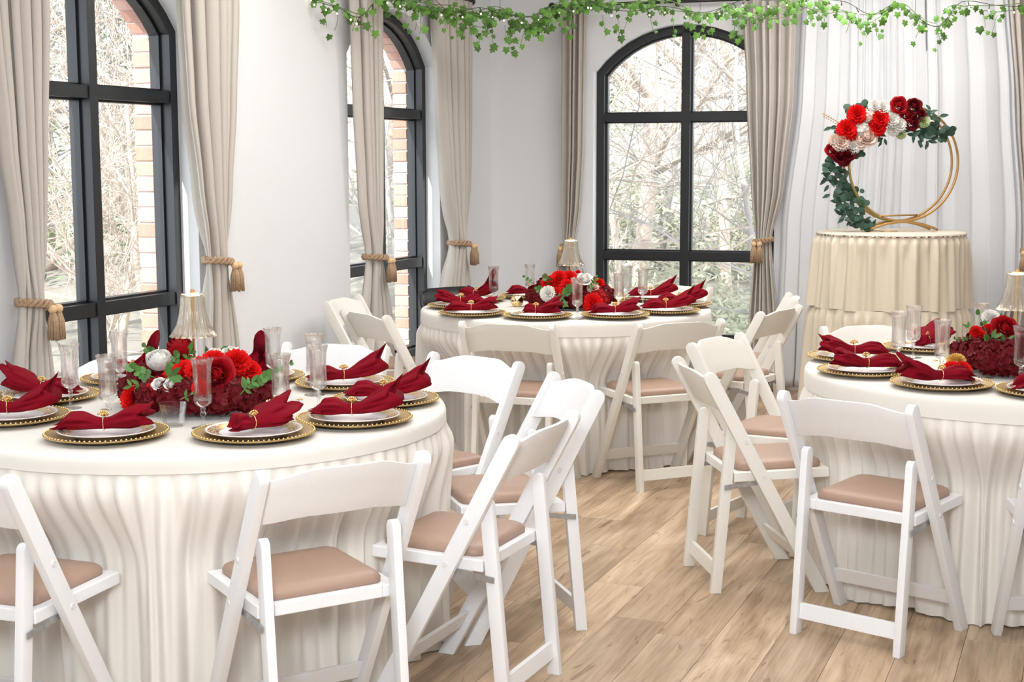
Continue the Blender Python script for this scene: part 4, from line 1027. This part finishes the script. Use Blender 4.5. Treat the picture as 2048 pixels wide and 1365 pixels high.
centre(*T1, 'wreath of burgundy, scarlet and white flowers on the near left table', [
    ('ruf_burg', 300, 808, 4.26, .062, FR), ('ruf_burg', 348, 806, 4.22, .066, FR), ('ruf_burg', 395, 812, 4.2, .062, FR), ('ruf_burg', 442, 808, 4.2, .064, FR), ('ruf_burg', 492, 800, 4.24, .062, FR), ('ruf_burg', 523, 782, 4.3, .055, (.5, -1, .4)),
    ('ruf_crim', 320, 780, 4.25, .05, UF), ('ruf_burg', 372, 785, 4.2, .055, UF), ('ruf_burg', 470, 785, 4.2, .055, UF),
    ('carn_red', 275, 800, 4.28, .047, (-.7, -1, .3)), ('carn_red', 372, 752, 4.3, .046, UF), ('carn_red', 402, 748, 4.28, .05, UF), ('carn_red', 350, 760, 4.3, .04, UF), ('carn_red', 428, 732, 4.38, .045, UP), ('carn_red', 472, 732, 4.34, .048, (.4, -.8, 1)), ('carn_red', 497, 748, 4.36, .04, (.5, -.8, .8)), ('carn_red', 402, 778, 4.16, .028, FR),
    ('rose_crim', 438, 752, 4.22, .056, (0, -1, .35)), ('rose_burg', 300, 768, 4.3, .045, UF), ('bud_white', 320, 735, 4.3, .046, (0, -.4, 1)), ('bud_crim', 361, 712, 4.42, .05, (0, -.25, 1)), ('rose_white', 462, 716, 4.48, .036, UP), ('rose_white', 430, 716, 4.46, .03, UP), ('rose_white', 345, 775, 4.2, .026, UF), ('rose_white', 320, 772, 4.22, .024, UF)],
    [(330, 735, 292, 695, 4.34, 'rnd', 'round_leaf', 9, .028), (320, 760, 264, 738, 4.25, 'rnd', 'round_leaf', 8, .036), (345, 770, 352, 708, 4.3, 'rnd', 'round_leaf', 8, .033), (480, 790, 505, 762, 4.16, 'lng', 'pointed_leaf', 8, .042), (500, 775, 545, 745, 4.2, 'rnd', 'round_leaf', 9, .028),
     (455, 735, 470, 712, 4.4, 'lng', 'pointed_leaf', 3, .05), (330, 760, 345, 748, 4.2, 'lng', 'pointed_leaf', 4, .06), (300, 765, 255, 775, 4.25, 'lng', 'pointed_leaf', 4, .035), (395, 735, 440, 703, 4.5, 'lng', 'pointed_leaf', 3, .05), (370, 735, 380, 700, 4.4, 'lng', 'pointed_leaf', 4, .05), (545, 750, 584, 722, 4.3, 'rnd', 'round_leaf', 6, .018), (360, 800, 380, 790, 4.12, 'lng', 'pointed_leaf', 3, .03)], fill)
centre(T2[0]+.02, T2[1], 'wreath of scarlet, white and burgundy flowers on the far table', [
    ('ruf_burg', 1115, 612, 7.34, .055, FR), ('ruf_burg', 1150, 612, 7.33, .06, FR), ('carn_red', 1185, 610, 7.34, .058, FR), ('ruf_burg', 1080, 608, 7.36, .05, FR), ('ruf_crim', 1192, 592, 7.4, .058, (.4, -1, .5)), ('ruf_crim', 1205, 602, 7.42, .045, (.6, -1, .3)),
    ('carn_red', 1098, 570, 7.42, .045, UF), ('carn_red', 1118, 562, 7.42, .05, UF), ('carn_red', 1138, 562, 7.44, .05, UF), ('carn_red', 1134, 577, 7.38, .045, UF), ('carn_red', 1112, 592, 7.34, .045, FR), ('ruf_burg', 1078, 592, 7.36, .04, UF), ('carn_white', 1096, 590, 7.33, .045, FR),
    ('rose_white', 1168, 566, 7.42, .05, UP), ('carn_red', 1198, 570, 7.44, .032, UP), ('carn_blush', 1186, 580, 7.4, .035, UF), ('rose_red', 1156, 546, 7.5, .015, UP)],
    [(1110, 575, 1088, 553, 7.4, 'rnd', 'round_leaf', 8, .03), (1125, 600, 1138, 575, 7.3, 'ivd', 'broad_leaf', 4, .055), (1105, 590, 1125, 605, 7.3, 'ivd', 'broad_leaf', 3, .05), (1170, 590, 1192, 562, 7.38, 'lng', 'pointed_leaf', 7, .035), (1095, 585, 1075, 578, 7.35, 'rnd', 'round_leaf', 7, .03), (1180, 575, 1192, 555, 7.42, 'rnd', 'round_leaf', 5, .022), (1070, 570, 1050, 555, 7.5, 'rnd', 'round_leaf', 5, .02)], fill)
centre(T3[0]-.03, T3[1], 'deep burgundy flower wreath with one white and one red rose on the right table', [
    ('ruf_burg', 1975, 725, 4.98, .062, FR), ('ruf_burg', 2010, 722, 4.96, .066, FR), ('ruf_burg', 2040, 728, 4.98, .06, FR), ('ruf_burg', 1948, 716, 5.04, .05, (-.6, -1, .4)), ('ruf_burg', 1985, 700, 5.0, .055, UF), ('ruf_burg', 2025, 700, 5.0, .06, UF), ('ruf_burg', 1955, 695, 5.05, .045, UF), ('ruf_burg', 2030, 742, 4.95, .045, FR),
    ('rose_crim', 2006, 662, 5.06, .052, (0, -1, .5)), ('carn_white', 1980, 641, 5.12, .036, UP), ('carn_red', 1951, 667, 5.08, .026, UF), ('carn_red', 1962, 674, 5.07, .022, UF), ('carn_red', 1905, 745, 4.86, .036, (-.2, -.5, .8)), ('carn_red', 1922, 745, 4.86, .036, (.3, -.5, .8)), ('carn_amber', 1912, 728, 4.93, .035, (0, -.2, 1)), ('rose_white', 1972, 700, 5.0, .024, UF)],
    [(1985, 690, 1930, 652, 5.08, 'lng', 'pointed_leaf', 6, .036), (1975, 678, 1907, 678, 5.08, 'rnd', 'round_leaf', 12, .014), (1970, 700, 1985, 672, 5.0, 'lng', 'pointed_leaf', 6, .05), (1990, 695, 2015, 680, 5.0, 'lng', 'pointed_leaf', 5, .045), (1975, 670, 1958, 630, 5.1, 'rnd', 'round_leaf', 3, .03), (1995, 650, 2000, 635, 5.15, 'lng', 'pointed_leaf', 2, .05)], fill)
# ------------------------------------------------------------------ hoop with flowers
HR, HZ = .341, 1.497
hp = thing('flower_hoop', 'double bronze hoop stand dressed with eucalyptus, red, white and burgundy flowers', 'floral hoop', (2.32, 8.72, DZ))
rot = Matrix.Rotation(.16, 3, 'Z'); H0 = Vector((2.32, 8.72, DZ))
def hpt(a, dy=0, r=HR): return rot@Vector((r*math.sin(a), dy, 0))+Vector((0, 0, HZ-DZ+r*math.cos(a)))
for dy in (-.04, .04):
    b = B(); b.tube([hpt(2*PI*i/72, dy) for i in range(73)], .0075, 8, cap=False); b.obj('hoop', M['hoop'], hp, smooth=True)
    b = B(); pts = []
    for i in range(17):
        x = -.22+.44*i/16; pts.append(rot@Vector((x, dy*1.3, 0))+Vector((0, 0, .058-.0485*(x/.22)**2)))
    b.tube(pts, .0075, 8); b.obj('base_arc', M['hoop'], hp, smooth=True)
b = B(); b.tube([hpt(PI+.42, -.04)+Vector((0, 0, .004)), hpt(PI-.42, .04)+Vector((0, 0, .004))], .0055, 6); b.obj('cross_bar', M['hoop'], hp, smooth=True)
for sgn in (-.42, .42):
    for dy in (-.04, .04):
        b = B(); b.sphere(hpt(PI+sgn, dy), .011, 8, 6); b.obj('joint', M['hoop'], hp, smooth=True)
def hb(kind, px, py, r, Y=8.62, d=(0, -1, .3)): bloom(hp, kind, at(px, py, Y), r, d)
for a in [('rose_crim', 1796, 213, .048), ('rose_burg', 1826, 215, .045), ('rose_burg', 1838, 232, .036), ('rose_burg', 1822, 248, .042), ('rose_crim', 1812, 232, .036),
          ('carn_red', 1712, 232, .055), ('carn_red', 1692, 262, .058), ('carn_red', 1758, 240, .055), ('carn_red', 1752, 258, .05), ('carn_red', 1700, 270, .04),
          ('carn_white', 1764, 218, .042), ('carn_white', 1782, 242, .045), ('carn_white', 1797, 252, .042), ('ruf_blush', 1735, 232, .045), ('ruf_white', 1722, 258, .052), ('rose_blush', 1732, 276, .055), ('rose_blush', 1718, 284, .045), ('carn_blush', 1680, 288, .052), ('carn_white', 1704, 296, .042), ('carn_blush', 1668, 282, .036), ('carn_white', 1786, 262, .035),
          ('carn_white', 1748, 214, .036), ('ruf_white', 1774, 232, .04), ('ruf_blush', 1708, 252, .042), ('ruf_white', 1745, 270, .038), ('ruf_blush', 1692, 286, .04), ('carn_white', 1728, 262, .034),
          ('rose_burg', 1680, 312, .05), ('rose_burg', 1694, 308, .046), ('rose_crim', 1662, 302, .036), ('rose_burg', 1686, 320, .04), ('carn_lime', 1846, 245, .034), ('carn_lime', 1801, 270, .028)]:
    hb(*a)
rr = random.Random(77)
# eucalyptus down the left side and tips at the top
def eu(px, py, n, spread, s=.037, kinds=('euc',), Y=8.64):
    for _ in range(int(n*1.6+.5)):
        k = rr.choice(kinds); x = px+rr.uniform(-spread, spread); y = min(py+rr.uniform(-spread, spread), 452)
        d = Vector((rr.uniform(-1, 1), rr.uniform(-.3, .1), rr.uniform(-1, .4)))
        leaf(hp, k, 'eucalyptus_leaf' if k == 'euc' else 'willow_leaf', at(x, y, Y+rr.uniform(-.03, .03)), d, (rr.uniform(-.5, .5), -1, rr.uniform(-.2, .6)), s*rr.uniform(.8, 1.2))
for px, py, n, sp in [(1652, 330, 5, 7), (1665, 345, 7, 10), (1675, 362, 8, 13), (1682, 382, 9, 13), (1690, 400, 9, 13), (1700, 415, 8, 13), (1710, 430, 8, 12), (1722, 445, 8, 12), (1738, 452, 5, 8), (1712, 375, 5, 9), (1720, 400, 6, 9), (1668, 320, 4, 8)]:
    eu(px, py, n, sp)
for px, py in [(1660, 365), (1666, 390), (1674, 410), (1690, 430), (1700, 442), (1656, 350), (1745, 456), (1693, 345), (1715, 448), (1682, 418)]:
    eu(px, py, 3, 7, .05, ('eul',))
for px, py, n, k in [(1728, 210, 4, 'euc'), (1700, 216, 5, 'euc'), (1740, 218, 2, 'euc'), (1714, 305, 3, 'euc'), (1720, 298, 2, 'euc'), (1862, 228, 6, 'eul'), (1872, 238, 5, 'eul'), (1848, 262, 5, 'euc'), (1862, 258, 5, 'euc'), (1842, 275, 4, 'eul'), (1878, 262, 5, 'euc'), (1893, 252, 4, 'euc'), (1890, 272, 3, 'euc'), (1895, 262, 2, 'euc'), (1820, 268, 4, 'eul'), (1855, 280, 4, 'eul'), (1762, 275, 4, 'eul'), (1750, 278, 2, 'euc'), (1680, 255, 2, 'eul'), (1666, 262, 2, 'eul')]:
    eu(px, py, n, 8, .043 if k == 'euc' else .05, (k,))
b = B(); b.tube([at(1690, 255, 8.62)-H0, at(1668, 240, 8.62)-H0, at(1645, 228, 8.62)-H0], .002, 5)
for i in range(9):
    p = at(1685-4.6*i, 252-2.7*i, 8.62)-H0; b.sphere(p+Vector((0, 0, .008)), .005, 5, 4); b.sphere(p-Vector((0, 0, .008)), .005, 5, 4)
b.obj('dried_berry_sprig', M['dry'], hp, label='tan dried berry sprig')
b = B(); b.tube([hpt(a, -.05, HR+.01) for a in [PI+.2+i*.1 for i in range(18)]], .003, 5); b.obj('eucalyptus_stem', M['stem'], hp, smooth=True)
b = B(); pts = [on_z(1722, 461, DZ), on_z(1750, 463, DZ), on_z(1768, 464, DZ), on_z(1795, 464, DZ)]
pts = [Vector((q.x, q.y, DZ+.004)) for q in pts]; b.tube(pts, .0025, 5); tag(b.obj('gold_chain', M['gold'], smooth=True), 'thin gold chain lying before the flower hoop', 'chain')
# ------------------------------------------------------------------ ivy garlands with fairy lights
def garland(label, lab2, nodes, dens, hang, seed, leafs, grp=None):
    rr = random.Random(seed); P = [at(*n) for n in nodes]
    org = P[0].copy()
    g_ = thing('ivy_garland', label, 'garland', org, group='ivy garlands along the top')
    s_ = thing('fairy_light_string', lab2, 'string lights', org+Vector((0, .02, .01)), group='fairy light strings in the ivy')
    so = Vector(s_.location)
    vb_ = B(); wb = B(); cnt = 0; leafpts = []
    def smoothpath(Q, k=6):
        out = []
        for i in range(len(Q)-1):
            p0, p1, p2, p3 = Q[max(0, i-1)], Q[i], Q[i+1], Q[min(len(Q)-1, i+2)]
            for j in range(k):
                t = j/k; out.append(.5*((2*p1)+(p2-p0)*t+(2*p0-5*p1+4*p2-p3)*t*t+(3*p1-p0-3*p2+p3)*t**3))
        out.append(Q[-1]); return out
    for strand in range(dens):
        Q = [p+Vector((rr.uniform(-.04, .04), rr.uniform(-.08, .08), rr.uniform(-.07, .05) if strand else 0)) for p in P]
        pa = smoothpath(Q); vb_.tube([q-org for q in pa], .0022, 4)
        leafpts += [(q, Vector((0, 0, -1))) for q in pa]
    for (i, L) in hang:
        p = P[i].copy() if isinstance(i, int) else at(*i); Q = [p]; d = Vector((rr.uniform(-.3, .3), rr.uniform(-.1, .1), -1))
        n = max(3, int(L/.035))
        for j in range(n):
            d = (d+Vector((rr.uniform(-.35, .35), rr.uniform(-.1, .1), -.2))).normalized(); Q.append(Q[-1]+d*.035)
        vb_.tube([q-org for q in Q], .0015, 4); leafpts += [(q, d) for q in Q]
    o = vb_.obj('vine', M['stem'], g_, smooth=True)
    rr.shuffle(leafpts)
    n = min(leafs, 300)
    for k in range(n):
        q, dd = leafpts[k % len(leafpts)]
        q = q+Vector((rr.uniform(-.03, .03), rr.uniform(-.03, .03), rr.uniform(-.035, .02)))
        leaf(g_, 'ivy', 'ivy_leaf', q, (rr.uniform(-.8, .8), rr.uniform(-.4, .2), -1), (rr.uniform(-.5, .5), -1, rr.uniform(-.3, .7)), rr.choice([.024, .030, .036, .043])*rr.uniform(.85, 1.1))
    Q = [p+Vector((0, -.03, rr.uniform(-.03, .05))) for p in P]; pa = smoothpath(Q, 5); wb.tube([q-so for q in pa], .002, 4)
    for q in pa[::3]:
        e = q+Vector((rr.uniform(-.02, .02), -.01, -.03)); wb.tube([q-so, e-so], .003, 4)
        bb = B(); bb.sphere(e-so+Vector((0, 0, -.006)), .0042, 6, 5, (1, 1, 1.3)); bb.obj('bulb', M['bulb'], s_)
    wb.obj('wire', M['wire'], s_, smooth=True)
    hk = B(); hk.tube([P[len(P)//2]-org, P[len(P)//2]-org+Vector((0, 0, HC-P[len(P)//2].z))], .0012, 4); hk.obj('hanging_thread', M['wire'], g_)
garland('thin ivy garland at the top left by the second left window', 'fairy lights at the top left by the second left window', [(620, -6, 7.9), (640, 5, 7.9), (680, 15, 7.95), (720, 27, 8.0), (765, 8, 8.1), (810, -5, 8.2)], 1,
        [((650, 12, 7.9), .06), ((675, 22, 7.95), .09), ((715, 25, 8), .05), ((730, 25, 8), .05), ((800, 0, 8.2), .12), ((830, 10, 8.3), .16), ((840, 5, 8.3), .2)], 1, 40)
garland('densest ivy garland, bunched at the room corner with long trailing ends', 'fairy lights in the densest ivy at the room corner', [(770, -8, 8.25), (850, 2, 8.35), (900, 22, 8.45), (960, 32, 8.5), (1000, 28, 8.6), (1060, 36, 8.6), (1095, 16, 8.6), (1130, 6, 8.7), (1190, 2, 8.7)], 4,
        [((1010, 50, 8.6), .2), ((1025, 55, 8.6), .13), ((985, 50, 8.5), .10), ((950, 50, 8.5), .08), ((1050, 52, 8.6), .10), ((1080, 30, 8.6), .12), ((930, 30, 8.5), .08), ((885, 22, 8.4), .08), ((1120, 15, 8.7), .12), ((1150, 25, 8.7), .14), ((905, 30, 8.5), .13)], 2, 285)
garland('ivy garland along the rod above the back window', 'fairy lights above the back window', [(1150, 0, 8.75), (1210, 8, 8.75), (1270, 20, 8.8), (1330, 14, 8.8), (1400, 28, 8.8), (1450, 22, 8.8), (1490, 14, 8.75), (1560, 12, 8.7), (1605, -4, 8.7)], 3,
        [((1205, 30, 8.8), .12), ((1235, 35, 8.8), .10), ((1255, 30, 8.8), .09), ((1300, 30, 8.8), .08), ((1345, 30, 8.8), .09), ((1405, 40, 8.8), .07), ((1420, 40, 8.8), .08), ((1470, 40, 8.8), .09), ((1480, 35, 8.8), .09), ((1380, 10, 8.8), .08), ((1510, 18, 8.7), .08)], 3, 165)
garland('ivy garland across the top of the white drape', 'fairy lights across the top of the white drape', [(1570, 2, 8.65), (1640, 2, 8.65), (1690, 20, 8.65), (1740, 28, 8.6), (1790, 8, 8.6), (1830, 30, 8.6), (1875, 48, 8.6), (1920, 8, 8.6), (1990, 22, 8.6), (2060, 10, 8.6)], 2,
        [((1620, 10, 8.65), .07), ((1650, 8, 8.65), .07), ((1700, 30, 8.6), .10), ((1735, 38, 8.6), .10), ((1750, 35, 8.6), .09), ((1840, 40, 8.6), .07), ((1875, 50, 8.6), .07), ((1900, 25, 8.6), .07), ((1968, 20, 8.6), .08), ((1995, 30, 8.6), .06)], 4, 115)
